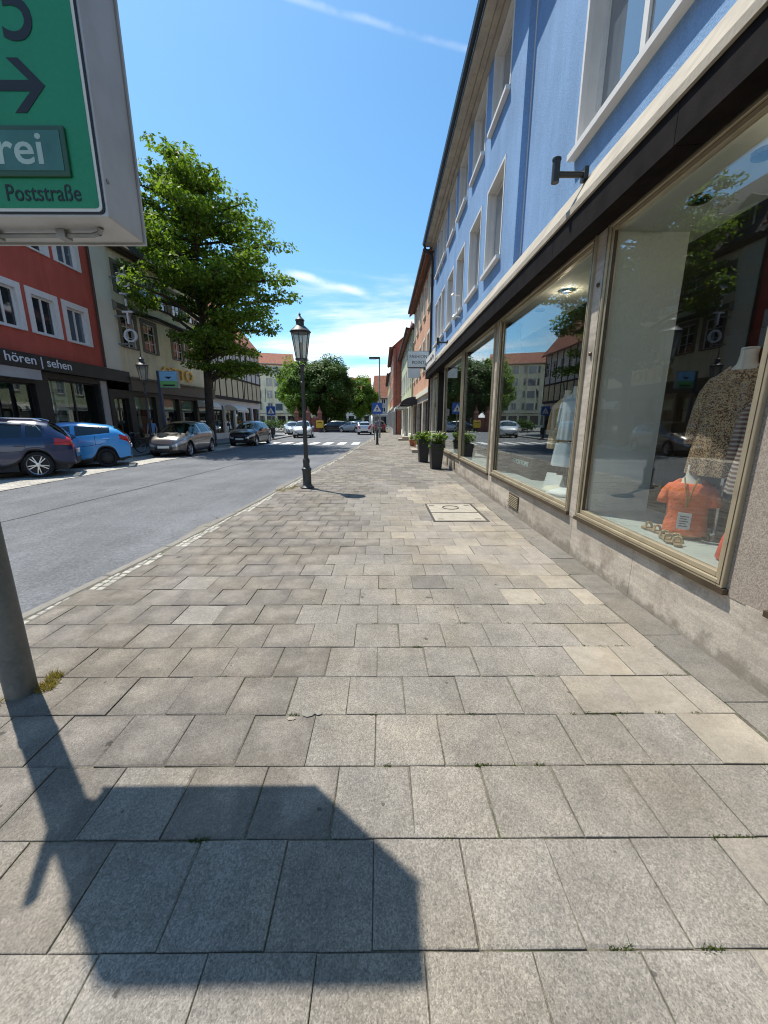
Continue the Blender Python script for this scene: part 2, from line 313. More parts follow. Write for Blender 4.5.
    M['timber'] = mat('timber', (0.03, 0.022, 0.016), 0.8, 0.25, 6)
    M['infill'] = mat('timber_infill', (0.60, 0.52, 0.33), 0.9, 0.08, 1.5)
    M['infill_white'] = mat('timber_infill_pale', (0.66, 0.63, 0.55), 0.9, 0.06, 1.5)
    M['shop_dark'] = mat('shop_dark', (0.022, 0.02, 0.018), 0.5, 0.3, 2)
    M['peach'] = rendermat('peach_render', (0.68, 0.385, 0.25), 0.10)
    M['brown_eave'] = mat('brown_eave', (0.07, 0.045, 0.035), 0.7, 0.2, 4)
    M['rust'] = mat('rust_red', (0.26, 0.08, 0.05), 0.9, 0.1, 1)
    M['yellow'] = mat('yellow_render', (0.58, 0.50, 0.21), 0.9, 0.07, 1)
    M['palegreen'] = mat('palegreen_render', (0.50, 0.54, 0.34), 0.9, 0.07, 1)
    M['brick_red'] = mat('brick_red', (0.42, 0.15, 0.10), 0.9, 0.15, 2)
    M['grey_wall'] = mat('grey_wall', (0.45, 0.43, 0.40), 0.9, 0.1, 1)
    M['sandstone'] = mat('sandstone_red', (0.24, 0.10, 0.075), 0.9, 0.25, 3, bump=0.4)
    M['awning_dark'] = mat('awning_dark', (0.05, 0.045, 0.05), 0.85, 0.1, 4)
    M['awning_white'] = mat('awning_white', (0.70, 0.66, 0.58), 0.85, 0.05, 4)
    M['planter'] = mat('planter', (0.022, 0.022, 0.024), 0.5, 0.15, 6)
    M['soil'] = mat('soil', (0.03, 0.022, 0.015), 0.95, 0.3, 20)
    M['terracotta'] = mat('terracotta', (0.42, 0.15, 0.07), 0.85, 0.15, 5)
    M['step'] = mat('step_stone', (0.33, 0.28, 0.23), 0.85, 0.15, 4, bump=0.2)
    M['castiron'] = mat('cast_iron', (0.075, 0.065, 0.055), 0.7, 0.3, 12, metal=0.3, bump=0.3)
    M['cover_fill'] = mat('cover_concrete', (0.36, 0.325, 0.265), 0.85, 0.15, 6, fine=0.25, fscale=140, bump=0.3, bscale=120)
    M['skin_plaster'] = mat('mannequin_plaster', (0.62, 0.58, 0.50), 0.55, 0.05, 5)
    M['orange'] = mat('orange_knit', (0.80, 0.17, 0.055), 0.9, 0.06, 12, bump=1.0, bscale=13)
    M['redcloth'] = mat('red_cloth', (0.80, 0.085, 0.035), 0.85, 0.1, 10)
    M['dress'] = mat('pale_dress', (0.52, 0.58, 0.62), 0.85, 0.06, 8)
    M['tan_cloth'] = mat('tan_cloth', (0.48, 0.36, 0.20), 0.9, 0.15, 6)
    M['paper'] = mat('paper', (0.75, 0.77, 0.76), 0.7, 0.03)
    M['leather'] = mat('sandal_leather', (0.30, 0.20, 0.11), 0.6, 0.2, 12)
    M['bead'] = mat('bead', (0.35, 0.22, 0.05), 0.4, 0.2, 12)
    M['tyre'] = mat('tyre', (0.014, 0.014, 0.015), 0.85, 0.2, 20)
    M['rim'] = mat('alloy_rim', (0.55, 0.56, 0.58), 0.3, 0.05, metal=0.85)
    M['rim_dark'] = mat('steel_rim', (0.03, 0.03, 0.032), 0.5, 0.1, metal=0.4)
    M['car_trim'] = mat('car_trim', (0.018, 0.018, 0.02), 0.6, 0.1)
    M['car_glass'] = glass('car_glass', (0.30, 0.33, 0.33), 0.08)
    M['head_lens'] = mat('headlamp_lens', (0.55, 0.57, 0.60), 0.08, 0.1, 20, metal=0.3, coat=1)
    M['tail_lens'] = mat('tail_lens', (0.55, 0.015, 0.012), 0.12, 0.1, 20, coat=1)
    M['chrome'] = mat('chrome', (0.75, 0.76, 0.78), 0.12, 0.02, metal=1)
    M['seat_cloth'] = mat('car_seat', (0.05, 0.05, 0.055), 0.9, 0.1)
    for n, c, mt in (('navy', (0.002, 0.013, 0.07), 0.0), ('skyblue', (0.06, 0.37, 0.80), 0.0), ('silver', (0.255, 0.235, 0.215), 0.6), ('black', (0.010, 0.011, 0.014), 0.2),
                     ('white', (0.70, 0.71, 0.72), 0.0), ('palesilver', (0.55, 0.57, 0.60), 0.5), ('maroon', (0.10, 0.02, 0.015), 0.3), ('grey', (0.08, 0.085, 0.09), 0.4), ('steel', (0.13, 0.16, 0.20), 0.4)):
        M['car_'+n] = mat('car_paint_'+n, c, 0.28, 0.03, 30, metal=mt, coat=1.0)
    M['gold'] = mat('gold_letter', (0.72, 0.45, 0.06), 0.35, 0.05, metal=0.4)
    M['letter_white'] = mat('letter_white', (0.75, 0.76, 0.78), 0.5, 0.03)
    M['skin'] = mat('skin', (0.48, 0.27, 0.19), 0.6, 0.05)
    M['hair'] = mat('hair', (0.03, 0.02, 0.014), 0.6, 0.2)
    M['shirt_yellow'] = mat('shirt_yellow', (0.60, 0.42, 0.04), 0.9, 0.08)
    M['shirt_blue'] = mat('shirt_blue', (0.20, 0.33, 0.52), 0.9, 0.08)
    M['jeans'] = mat('jeans', (0.03, 0.045, 0.09), 0.9, 0.1)
    M['yellow_box'] = mat('yellow_box', (0.65, 0.42, 0.03), 0.5, 0.05)
    M['white_render'] = mat('white_render', (0.66, 0.65, 0.62), 0.9, 0.06, 1)
    M['ad_blue'] = mat('ad_blue', (0.22, 0.45, 0.62), 0.4, 0.1, 4)
    M['ad_green'] = mat('ad_green', (0.16, 0.40, 0.13), 0.4, 0.1, 4)
    M['rubble'] = mat('pale_rubble', (0.62, 0.60, 0.55), 0.85, 0.1, 30)

    # printed blouse and plaid cloth: flat print on fabric
    def printed(name, kind):
        m = bpy.data.materials.new(name); m.use_nodes = True; MATS[name] = m
        nt = m.node_tree; N = nt.nodes; L = nt.links; b = N['Principled BSDF']; b.inputs['Roughness'].default_value = 0.9
        tc = N.new('ShaderNodeTexCoord'); rp = N.new('ShaderNodeValToRGB')
        if kind == 'print':
            v = N.new('ShaderNodeTexVoronoi'); v.inputs['Scale'].default_value = 130; L.new(tc.outputs['Object'], v.inputs['Vector'])
            L.new(v.outputs['Color'], rp.inputs[0])
            rp.color_ramp.interpolation = 'CONSTANT'
            e = rp.color_ramp.elements; e[0].color = (0.12, 0.06, 0.04, 1); e[1].position = 0.36; e[1].color = (0.52, 0.37, 0.22, 1)
            for p, c in ((0.52, (0.36, 0.19, 0.09, 1)), (0.62, (0.50, 0.38, 0.24, 1)), (0.80, (0.26, 0.22, 0.16, 1))):
                x = e.new(p); x.color = c
        else:
            w = N.new('ShaderNodeTexWave'); w.bands_direction = 'Z'; w.inputs['Scale'].default_value = 9; w.inputs['Distortion'].default_value = 0.6
            L.new(tc.outputs['Object'], w.inputs['Vector']); L.new(w.outputs[0], rp.inputs[0])
            e = rp.color_ramp.elements; e[0].color = (0.20, 0.10, 0.08, 1); e[1].color = (0.55, 0.50, 0.45, 1); x = e.new(0.5); x.color = (0.32, 0.22, 0.17, 1)
        L.new(rp.outputs[0], b.inputs['Base Color'])
        return m
    M['print'] = printed('printed_fabric', 'print'); M['plaid'] = printed('plaid_fabric', 'plaid')
setup_mats()

# ------------------------------------------------------------------ mesh helpers
class MB:
    def __init__(self): self.v = []; self.f = []; self.mi = []; self.cur = 0
    def add(self, vs, fs):
        o = len(self.v); self.v.extend([tuple(p) for p in vs]); self.f.extend([tuple(i+o for i in f) for f in fs]); self.mi.extend([self.cur]*len(fs))
    def box(self, x0, x1, y0, y1, z0, z1):
        self.add([(x0,y0,z0),(x1,y0,z0),(x1,y1,z0),(x0,y1,z0),(x0,y0,z1),(x1,y0,z1),(x1,y1,z1),(x0,y1,z1)],
                 [(0,3,2,1),(4,5,6,7),(0,1,5,4),(1,2,6,5),(2,3,7,6),(3,0,4,7)])
    def fbox(self, F, u0, u1, d0, d1, z0, z1):
        P = [F.p(u, d, z) for z in (z0, z1) for (u, d) in ((u0,d0),(u1,d0),(u1,d1),(u0,d1))]
        self.add(P, [(0,1,2,3),(4,7,6,5),(0,4,5,1),(1,5,6,2),(2,6,7,3),(3,7,4,0)])
    def quad(self, a, b, c, d): self.add([a,b,c,d], [(0,1,2,3)])
    def poly(self, pts): self.add(pts, [tuple(range(len(pts)))])
    def tube(self, p0, p1, r0, r1=None, n=10, caps=True):
        r1 = r0 if r1 is None else r1
        p0 = Vector(p0); p1 = Vector(p1); ax = (p1-p0).normalized()
        t = Vector((1,0,0)) if abs(ax.x) < 0.8 else Vector((0,1,0)); a = ax.cross(t).normalized(); b = ax.cross(a)
        vs = []
        for p, r in ((p0,r0),(p1,r1)):
            for i in range(n):
                q = 2*math.pi*i/n; vs.append(p+(a*math.cos(q)+b*math.sin(q))*r)
        fs = [(i, (i+1)%n, n+(i+1)%n, n+i) for i in range(n)]
        if caps: fs += [tuple(range(n-1,-1,-1)), tuple(range(n,2*n))]
        self.add(vs, fs)
    def path(self, pts, rs, n=8):
        for i in range(len(pts)-1): self.tube(pts[i], pts[i+1], rs[i], rs[i+1], n, caps=(i == 0 or i == len(pts)-2))
    def lathe(self, prof, n=16, c=(0,0,0), sq=None):
        vs = []; fs = []
        for (r, z) in prof:
            for i in range(n):
                q = 2*math.pi*(i+0.5)/n; vs.append((c[0]+r*math.cos(q), c[1]+r*math.sin(q), c[2]+z))
        for k in range(len(prof)-1):
            for i in range(n): fs.append((k*n+i, k*n+(i+1)%n, (k+1)*n+(i+1)%n, (k+1)*n+i))
        fs.append(tuple(range(n-1,-1,-1))); m = (len(prof)-1)*n; fs.append(tuple(range(m, m+n)))
        self.add(vs, fs)
    def loft(self, rings, caps=True):
        n = len(rings[0]); vs = [p for r in rings for p in r]; fs = []
        for k in range(len(rings)-1):
            for i in range(n): fs.append((k*n+i, k*n+(i+1)%n, (k+1)*n+(i+1)%n, (k+1)*n+i))
        if caps: fs.append(tuple(range(n-1,-1,-1))); m = (len(rings)-1)*n; fs.append(tuple(range(m, m+n)))
        self.add(vs, fs)
    def torus(self, c, axis, R0, r, n=24, k=8):
        ax = Vector(axis).normalized(); t = Vector((0,0,1)) if abs(ax.z) < 0.8 else Vector((1,0,0)); a = ax.cross(t).normalized(); b = ax.cross(a); c = Vector(c)
        vs = []; fs = []
        for i in range(n):
            q = 2*math.pi*i/n; d = a*math.cos(q)+b*math.sin(q)
            for j in range(k):
                s = 2*math.pi*j/k; vs.append(c+d*(R0+r*math.cos(s))+ax*(r*math.sin(s)))
        for i in range(n):
            for j in range(k): fs.append((i*k+j, i*k+(j+1)%k, ((i+1)%n)*k+(j+1)%k, ((i+1)%n)*k+j))
        self.add(vs, fs)
    def extrude(self, pts, vec):
        """closed prism from a planar outline"""
        n = len(pts); vec = Vector(vec); a = [Vector(p) for p in pts]; b = [p+vec for p in a]
        self.add(a+b, [tuple(range(n-1,-1,-1)), tuple(range(n,2*n))]+[(i,(i+1)%n,n+(i+1)%n,n+i) for i in range(n)])
    def build(self, name, m, parent=None, smooth=False, bevel=0.0, local=False, loc=None):
        me = bpy.data.meshes.new(name); off = Vector((0,0,0))
        if not local: off = wloc(parent) if parent is not None else Vector(loc) if loc is not None else Vector((0,0,0))
        vs = [(p[0]-off.x, p[1]-off.y, p[2]-off.z) for p in self.v] if off.length else self.v
        me.from_pydata(vs, [], self.f)
        ms = m if isinstance(m, (list, tuple)) else [m]
        for x in ms: me.materials.append(M[x] if isinstance(x, str) else x)
        if len(ms) > 1: me.polygons.foreach_set('material_index', self.mi)
        if smooth: me.polygons.foreach_set('use_smooth', [True]*len(me.polygons))
        me.update()
        o = bpy.data.objects.new(name, me); COL.objects.link(o)
        if parent is not None: o.parent = parent
        elif loc is not None: o.location = loc
        if smooth == 'auto':
            try: me.set_sharp_from_angle(angle=R(38))
            except Exception: pass
        if bevel:
            b = o.modifiers.new('bevel', 'BEVEL'); b.width = bevel; b.segments = 2; b.limit_method = 'ANGLE'
        return o

def wloc(o):
    v = Vector((0,0,0))
    while o is not None: v += Vector(o.location); o = o.parent
    return v
def thing(name, label, cat, loc=(0,0,0), rz=0.0, group=None):
    o = bpy.data.objects.new(name, None); COL.objects.link(o); o.location = loc; o.rotation_euler = (0,0,rz); o.empty_display_size = 0.2
    return tag(o, label, cat, group)
def tag(o, label=None, cat=None, group=None, kind=None):
    if label: o['label'] = label
    if cat: o['category'] = cat
    if group: o['group'] = group
    if kind: o['kind'] = kind
    return o
def struct(o): o['kind'] = 'structure'; return o
def stuff(o): o['kind'] = 'stuff'; return o
def copy_tree(o, parent=None):
    c = o.copy(); COL.objects.link(c); c.parent = parent
    for ch in list(o.children): copy_tree(ch, c)
    return c
def text(s, size, name, m, parent, mtx, extrude=0.01, align='LEFT', bold=0.0, sx=1.0):
    """lettering: local x right, y up, z towards the reader; mtx is relative to the parent"""
    cu = bpy.data.curves.new('lettering', 'FONT'); cu.body = s; cu.size = size; cu.extrude = extrude; cu.align_x = align; cu.offset = bold; cu.resolution_u = 4
    tmp = bpy.data.objects.new('lettering', cu); COL.objects.link(tmp)
    me = bpy.data.meshes.new_from_object(tmp.evaluated_get(bpy.context.evaluated_depsgraph_get()))
    bpy.data.objects.remove(tmp)
    me.transform(mtx @ Matrix.Diagonal((sx, 1, 1, 1))); me.materials.clear(); me.materials.append(M[m]); me.name = name
    o = bpy.data.objects.new(name, me); COL.objects.link(o); o.parent = parent
    return o
def basis(o, x, y, z):
    m = Matrix.Identity(4)
    for i, v in enumerate((x, y, z, o)):
        for k in range(3): m[k][i] = v[k]
    return m

class Facade:
    """u runs along the wall from p0 to p1, d is distance out of the wall (to the right of u), z is up"""
    def __init__(s, p0, p1):
        s.o = Vector((p0[0], p0[1])); e = Vector((p1[0], p1[1]))-s.o; s.w = e.length; s.u = e.normalized(); s.n = Vector((s.u.y, -s.u.x))
    def p(s, u, d, z): return (s.o.x+s.u.x*u+s.n.x*d, s.o.y+s.u.y*u+s.n.y*d, z)
    def wall(s, parent, name, m, z0, z1, openings=(), u0=0.0, u1=None, d=0.0, back=0.35, rev=None):
        u1 = s.w if u1 is None else u1
        us = sorted({u0, u1, *[x for o in openings for x in o[:2]]}); zs = sorted({z0, z1, *[x for o in openings for x in o[2:4]]})
        us = [x for x in us if u0-1e-6 <= x <= u1+1e-6]; zs = [x for x in zs if z0-1e-6 <= x <= z1+1e-6]
        mb = MB()
        for i in range(len(us)-1):
            for k in range(len(zs)-1):
                cu = (us[i]+us[i+1])/2; cz = (zs[k]+zs[k+1])/2
                if any(o[0] < cu < o[1] and o[2] < cz < o[3] for o in openings): continue
                mb.quad(s.p(us[i],d,zs[k]), s.p(us[i+1],d,zs[k]), s.p(us[i+1],d,zs[k+1]), s.p(us[i],d,zs[k+1]))
        mb.cur = 1
        for o in openings:
            a, b, c, e = o[:4]; dp = d-(o[4] if len(o) > 4 else 0.15)-0.03
            mb.quad(s.p(a,d,c), s.p(a,dp,c), s.p(a,dp,e), s.p(a,d,e)); mb.quad(s.p(b,d,c), s.p(b,d,e), s.p(b,dp,e), s.p(b,dp,c))
            mb.quad(s.p(a,d,e), s.p(a,dp,e), s.p(b,dp,e), s.p(b,d,e)); mb.quad(s.p(a,d,c), s.p(b,d,c), s.p(b,dp,c), s.p(a,dp,c))
        mb.cur = 0
        for q in (u0, u1):
            mb.quad(s.p(q,d,z0), s.p(q,d-back,z0), s.p(q,d-back,z1), s.p(q,d,z1))
        mb.quad(s.p(u0,d,z1), s.p(u1,d,z1), s.p(u1,d-back,z1), s.p(u0,d-back,z1))
        return mb.build(name, [m, rev or m], parent)
    def window(s, parent, u0, u1, z0, z1, depth=0.12, d=0.0, nx=2, nz=1, fr='white_trim', pane='pane', fw=0.06, sill=None, sw=0.08, surround=None, su=0.12, sproud=0.03, name='window', curtain=False, room=0.0):
        """window (frame) > pane, sill, surround"""
        mb = MB(); dd = d-depth
        mb.fbox(s, u0, u0+fw, dd-0.03, dd+0.03, z0, z1); mb.fbox(s, u1-fw, u1, dd-0.03, dd+0.03, z0, z1)
        mb.fbox(s, u0+fw, u1-fw, dd-0.03, dd+0.03, z0, z0+fw); mb.fbox(s, u0+fw, u1-fw, dd-0.03, dd+0.03, z1-fw, z1)
        for i in range(1, nx):
            c = u0+(u1-u0)*i/nx; mb.fbox(s, c-fw*0.6, c+fw*0.6, dd-0.03, dd+0.027, z0+fw, z1-fw)
        for k in range(1, nz):
            c = z0+(z1-z0)*k/nz; mb.fbox(s, u0+fw, u1-fw, dd-0.028, dd+0.022, c-fw*0.4, c+fw*0.4)
        w = mb.build(name, fr, parent)
        for i in range(nx):
            a = u0+(u1-u0)*i/nx; b = u0+(u1-u0)*(i+1)/nx
            pb = MB(); pb.fbox(s, a+fw*0.5, b-fw*0.5, dd-0.012, dd-0.004, z0+fw*0.5, z1-fw*0.5); pb.build('pane', pane, w)
        if room:
            rb = MB(); e = dd-room
            for q in (((u0,dd,z0),(u0,e,z0),(u0,e,z1),(u0,dd,z1)), ((u1,dd,z0),(u1,dd,z1),(u1,e,z1),(u1,e,z0)), ((u0,dd,z1),(u0,e,z1),(u1,e,z1),(u1,dd,z1)), ((u0,dd,z0),(u1,dd,z0),(u1,e,z0),(u0,e,z0)), ((u0,e,z0),(u1,e,z0),(u1,e,z1),(u0,e,z1))):
                rb.quad(*[s.p(*x) for x in q])
            rb.build('room', 'dark_room', w)
        else:
            bb = MB(); bb.quad(s.p(u0,dd-0.06,z0), s.p(u1,dd-0.06,z0), s.p(u1,dd-0.06,z1), s.p(u0,dd-0.06,z1)); bb.build('blind', 'curtain' if curtain else 'dark_room', w)
        if sill:
            sb = MB(); sb.fbox(s, u0-0.05, u1+0.05, dd+0.032, d+sw, z0-0.07, z0+0.001); sb.build('sill', sill, w)
        if surround:
            tb = MB()
            tb.fbox(s, u0-su, u0+0.002, d-0.05, d+sproud, z0-su*0.2, z1+su); tb.fbox(s, u1-0.002, u1+su, d-0.05, d+sproud, z0-su*0.2, z1+su); tb.fbox(s, u0+0.002, u1-0.002, d-0.05, d+sproud, z1-0.002, z1+su)
            if not sill: tb.fbox(s, u0+0.002, u1-0.002, d-0.05, d+sproud, z0-su, z0+0.002)
            tb.build('surround', surround, w)
        return w
    def roof(s, parent, m, z, rise, depth, over=0.35, u0=0.0, u1=None, name='roof', gable=None, thick=0.15):
        u1 = s.w if u1 is None else u1; mb = MB()
        sl = rise/(depth/2)
        def sec(u): return [s.p(u, over, z-sl*over), s.p(u, -depth/2, z+rise), s.p(u, -depth-over, z-sl*over), s.p(u, -depth-over, z-sl*over-thick), s.p(u, -depth/2, z+rise-thick), s.p(u, over, z-sl*over-thick)]
        mb.extrude(sec(u0-0.15), Vector(s.p(u1+0.15,0,0))-Vector(s.p(u0-0.15,0,0)))
        r = mb.build(name, m, parent)
        if gable:
            for u in (u0+0.02, u1-0.02):
                g = MB(); g.poly([s.p(u,0,z-0.3), s.p(u,-depth,z-0.3), s.p(u,-depth,z-0.05), s.p(u,-depth/2,z+rise-thick-0.02), s.p(u,0,z-0.05)]); g.build('gable', gable, parent)
        return r
    def shell(s, parent, m, z0, z1, depth, u0=0.0, u1=None, front=False):
        """the sides and back of a building"""
        u1 = s.w if u1 is None else u1; mb = MB()
        mb.quad(s.p(u0,-0.3,z0), s.p(u0,-depth,z0), s.p(u0,-depth,z1), s.p(u0,-0.3,z1)); mb.quad(s.p(u1,-0.3,z0), s.p(u1,-0.3,z1), s.p(u1,-depth,z1), s.p(u1,-depth,z0))
        mb.quad(s.p(u0,-depth,z0), s.p(u1,-depth,z0), s.p(u1,-depth,z1), s.p(u0,-depth,z1)); mb.quad(s.p(u0,-0.3,z1), s.p(u1,-0.3,z1), s.p(u1,-depth,z1), s.p(u0,-depth,z1))
        return mb.build('side_wall', m, parent)

# ------------------------------------------------------------------ ground, road, pavements
KP = [(-14,-4.0),(-1,-3.55),(3.15,-3.16),(5.05,-2.92),(8,-2.68),(10.6,-2.54),(12.75,-2.39),(18.1,-2.0),(26.8,-1.56),(33.6,-1.1),(45,-0.7),(75,-0.5)]
def kerbx(y):
    for (a, xa), (b, xb) in zip(KP, KP[1:]):
        if y <= b: return xa+(xb-xa)*(max(y, a)-a)/(b-a)
    return KP[-1][1]
WALLX = 2.36
CAMX = Vector((0,0,1.65))
def proj(p):
    th = R(13.27); d = p[1]*math.cos(th)-(p[2]-1.65)*math.sin(th)
    if d < 0.1: return None
    return (384+390*p[0]/d, 512-390*(p[1]*math.sin(th)+(p[2]-1.65)*math.cos(th))/d)

def sheet(name, pts, z, m, thick=None):
    mb = MB()
    if thick: mb.extrude([(x, y, z-thick) for x, y in pts], (0,0,thick))
    else: mb.poly([(x, y, z) for x, y in pts])
    return struct(mb.build(name, m))
def build_ground():
    sheet('ground', [(-900,-300),(900,-300),(900,1500),(-900,1500)], -0.35, 'ground')
    sheet('road', [(-60,-14)]+[(kerbx(y)+0.05, y) for y in (-14,-1,3.15,8,12.75,18.1,26.8,33.6,45,75)]+[(9,140),(-60,140)], -0.10, 'asphalt')
    # tar seam along the road, a slightly ragged strip
    rnd = random.Random(3); mb = MB(); pts = []
    for i in range(60):
        y = -4+i*0.55; x = -6.95+0.093*(y-4) if y < 16 else -5.83+0.05*(y-16)
        pts.append((x+rnd.uniform(-0.035, 0.035), y, rnd.uniform(0.012, 0.035)))
    for a, b in zip(pts, pts[1:]): mb.quad((a[0]-a[2],a[1],-0.096),(a[0]+a[2],a[1],-0.096),(b[0]+b[2],b[1],-0.096),(b[0]-b[2],b[1],-0.096))
    struct(mb.build('road_seam', 'seam'))
    mb = MB(); ys = [-12+i*0.8 for i in range(105)]      # sandy gutter along the kerb
    for a, b in zip(ys, ys[1:]):
        wa, wb = 0.10+0.07*math.sin(a*1.3)+0.05*math.sin(a*3.1), 0.10+0.07*math.sin(b*1.3)+0.05*math.sin(b*3.1)
        mb.quad((kerbx(a)-wa-0.08,a,-0.0965),(kerbx(a)+0.02,a,-0.0965),(kerbx(b)+0.02,b,-0.0965),(kerbx(b)-wb-0.08,b,-0.0965))
    struct(mb.build('gutter_strip', 'gutter_sand'))
    mb = MB()
    for i in range(9):
        x = -1.72-i*1.06; mb.box(x-0.56, x, 28.9, 31.9, -0.099, -0.095)
    struct(mb.build('zebra_crossing', 'paint'))
    sheet('parking_strip', [(-11.9,-12),(-9.72,-12),(-9.72,20),(-9.55,31.2),(-11.4,31.2),(-11.9,26)], -0.094, 'setts')
    mb = MB(); rnd = random.Random(9)
    for i in range(140):                                  # row of pale edge setts between parking strip and road
        y = -6+i*0.265; x = -9.72+(0.17*(y-20)/11.2 if y > 20 else 0)
        mb.box(x-0.01, x+0.15+rnd.uniform(0,.02), y, y+0.25, -0.2, -0.088+rnd.uniform(0,0.006))
    stuff(struct(mb.build('edge_setts', 'cobble')))
    sheet('far_pavement', [(-15.6,-12),(-11.9,-12),(-11.9,26),(-11.4,31.2),(-9.9,32.5),(-9.7,34),(-9.9,46),(-11.5,50),(-15.6,54)], 0.0, 'pave_far', 0.3)
    sheet('park_ground', [(-34,57),(-11.5,62),(-4.6,64),(-3.4,66),(-4.2,90),(-34,92)], 0.02, 'pave_far', 0.35)

    pav = struct(MB_quadstrip('pavement', -14, 75))
    # slabs
    PX, PY, J = 0.345, 0.343, 0.0016
    rnd = random.Random(11)
    mesh_cache = {}
    def slab_mesh(w, l, mk, key):
        if key in mesh_cache: return mesh_cache[key]
        v, f = slab_geo(0, 0, w, l, 0, rnd)
        me = bpy.data.meshes.new('slab'); me.from_pydata(v, [], f); me.materials.append(M[mk])
        slab_uv(me, w, l, [(0,0)]); mesh_cache[key] = me; return me
    slabs = []
    nrow = 0
    y = 0.89-4*PY
    while y < 52:
        k = round((y-0.89)/PY); off = 0.135 if (k % 2 == 1) else -0.035
        if k > 8 and k % 7 in (0, 3): off += 0.06
        xl = kerbx(y)+0.16; edge = WALLX-0.305 if y < 19.6 else 2.25
        i = math.ceil((xl-off)/PX); first = off+i*PX; x = first
        if first-xl > PX*0.52:                                # half slab towards the kerb
            slabs.append((first-PX/2, y, PX/2, PY, None)); first -= PX/2
        gaps.append((y, kerbx(y)+0.125, kerbx(y+PY)+0.125, first))
        while x < edge-0.04:
            w = min(PX, edge-x); slabs.append((x, y, w, PY, None)); x += PX
        y += PY
    y = -0.6
    while y < 19.6:                                            # darker border slabs along the shop wall
        l = rnd.choice((0.5, 0.62, 0.75)); slabs.append((WALLX-0.303, y, 0.30, min(l, 19.6-y), 'slab_edge')); y += l
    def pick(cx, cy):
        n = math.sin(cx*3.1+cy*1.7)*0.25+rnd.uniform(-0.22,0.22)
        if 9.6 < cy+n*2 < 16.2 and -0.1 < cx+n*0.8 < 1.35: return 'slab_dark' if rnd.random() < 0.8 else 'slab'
        if 4.3 < cy < 10 and cx > 0.55+n*1.6: return 'slab_light' if rnd.random() < 0.75 else 'slab_pale'
        if cy <= 4.3 and cx > 1.25+n*0.5: return rnd.choice(('slab_pale','slab_light','slab_light','slab'))
        if cx < -0.45+n*0.9 and rnd.random() < min(0.95, max(0.35, (cy-0.7)/1.5)): return 'slab_worn'
        if cy > 2.1 and rnd.random() < 0.06: return 'slab_dark'
        if cy > 10: return rnd.choice(('slab','slab','slab_worn'))
        return 'slab'
    def skip(x, y, w, l): return x+w > 0.87 and x < 1.80 and y+l > 6.26 and y < 7.72 and False
    ranked = []
    for s in slabs:
        x, y, w, l, mk = s; c = (x+w/2, y+l/2, 0)
        p = proj(c); vis = p is not None and -60 < p[0] < 828 and p[1] < 1090
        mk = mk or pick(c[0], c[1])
        ranked.append((0 if vis else 1, math.hypot(c[0], c[1]), x, y, w, l, mk))
    ranked.sort(key=lambda r: (r[0], r[1]))
    big = ranked[:300]; rest = ranked[300:]
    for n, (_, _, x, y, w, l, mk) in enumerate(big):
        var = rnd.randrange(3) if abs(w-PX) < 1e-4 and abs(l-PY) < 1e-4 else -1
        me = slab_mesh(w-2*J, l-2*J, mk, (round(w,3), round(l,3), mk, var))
        o = bpy.data.objects.new('slab', me); COL.objects.link(o); o.parent = pav
        o.location = (x+w/2+rnd.uniform(-.0022,.0022), y+l/2+rnd.uniform(-.0016,.0016), rnd.uniform(-0.0025,0.0025))
        o.rotation_euler = (rnd.gauss(0,0.003), rnd.gauss(0,0.003), rnd.gauss(0,0.0055))
    keys = sorted({r[6] for r in rest}); V = []; Fc = []; mi = []; UV = []
    for (_, _, x, y, w, l, mk) in rest:
        v, f = slab_geo(x+w/2, y+l/2, w-2*J, l-2*J, rnd.uniform(-.003,.003), rnd)
        o = len(V); V += v; Fc += [tuple(i+o for i in q) for q in f]; mi += [keys.index(mk)]*len(f)
        for q in f:
            for i in q: UV += [(v[i][0]-x)/w, (v[i][1]-y)/l]
    me = bpy.data.meshes.new('slab_field'); me.from_pydata(V, [], Fc)
    for k in keys: me.materials.append(M[k])
    me.polygons.foreach_set('material_index', mi); ul = me.uv_layers.new(name='UVMap'); ul.data.foreach_set('uv', UV)
    o = bpy.data.objects.new('slab_field', me); COL.objects.link(o); o.parent = pav; stuff(o)
    # small pale stones filling the teeth between slabs and kerb
    mb = MB()
    for (y, k0, k1, xr) in gaps:
        ny = 4
        for a in range(ny):
            ya = y+PY*a/ny; xa = k0+(k1-k0)*a/ny
            x = xr-0.006
            while x > xa+0.03:
                w = rnd.uniform(0.065, 0.095); x0 = max(x-w, xa)
                h = rnd.uniform(-0.006, 0.003)
                mb.add(*chamfer_box(x0+0.004, x-0.004, ya+0.004, ya+PY/ny-0.004, -0.03, h, 0.007)); x -= w
    stuff(mb.build('cobble_infill', 'cobble', pav))
    # kerb stones
    y = -3.0; cache = {}
    while y < 60:
        l = 1.0; x0, x1 = kerbx(y), kerbx(y+l); a = math.atan2(x1-x0, l)
        if 'k' not in cache:
            mb = MB(); mb.add(*chamfer_box(0, 0.115, 0.004, 0.996, -0.25, 0.004, 0.014)); ob = mb.build('kerb_stone', 'kerb', pav, local=True); cache['k'] = ob.data
        else:
            ob = bpy.data.objects.new('kerb_stone', cache['k']); COL.objects.link(ob); ob.parent = pav
        ob.location = (x0, y, rnd.uniform(-0.003,0.002)); ob.rotation_euler = (0, 0, -a); y += l
gaps = []
def MB_quadstrip(name, y0, y1):
    mb = MB(); ys = [y0]+[k[0] for k in KP if y0 < k[0] < y1]+[y1]
    for a, b in zip(ys, ys[1:]):
        mb.quad((kerbx(a)+0.1,a,-0.007),(2.6,a,-0.007),(2.6,b,-0.007),(kerbx(b)+0.1,b,-0.007))
    return mb.build(name, 'joint')
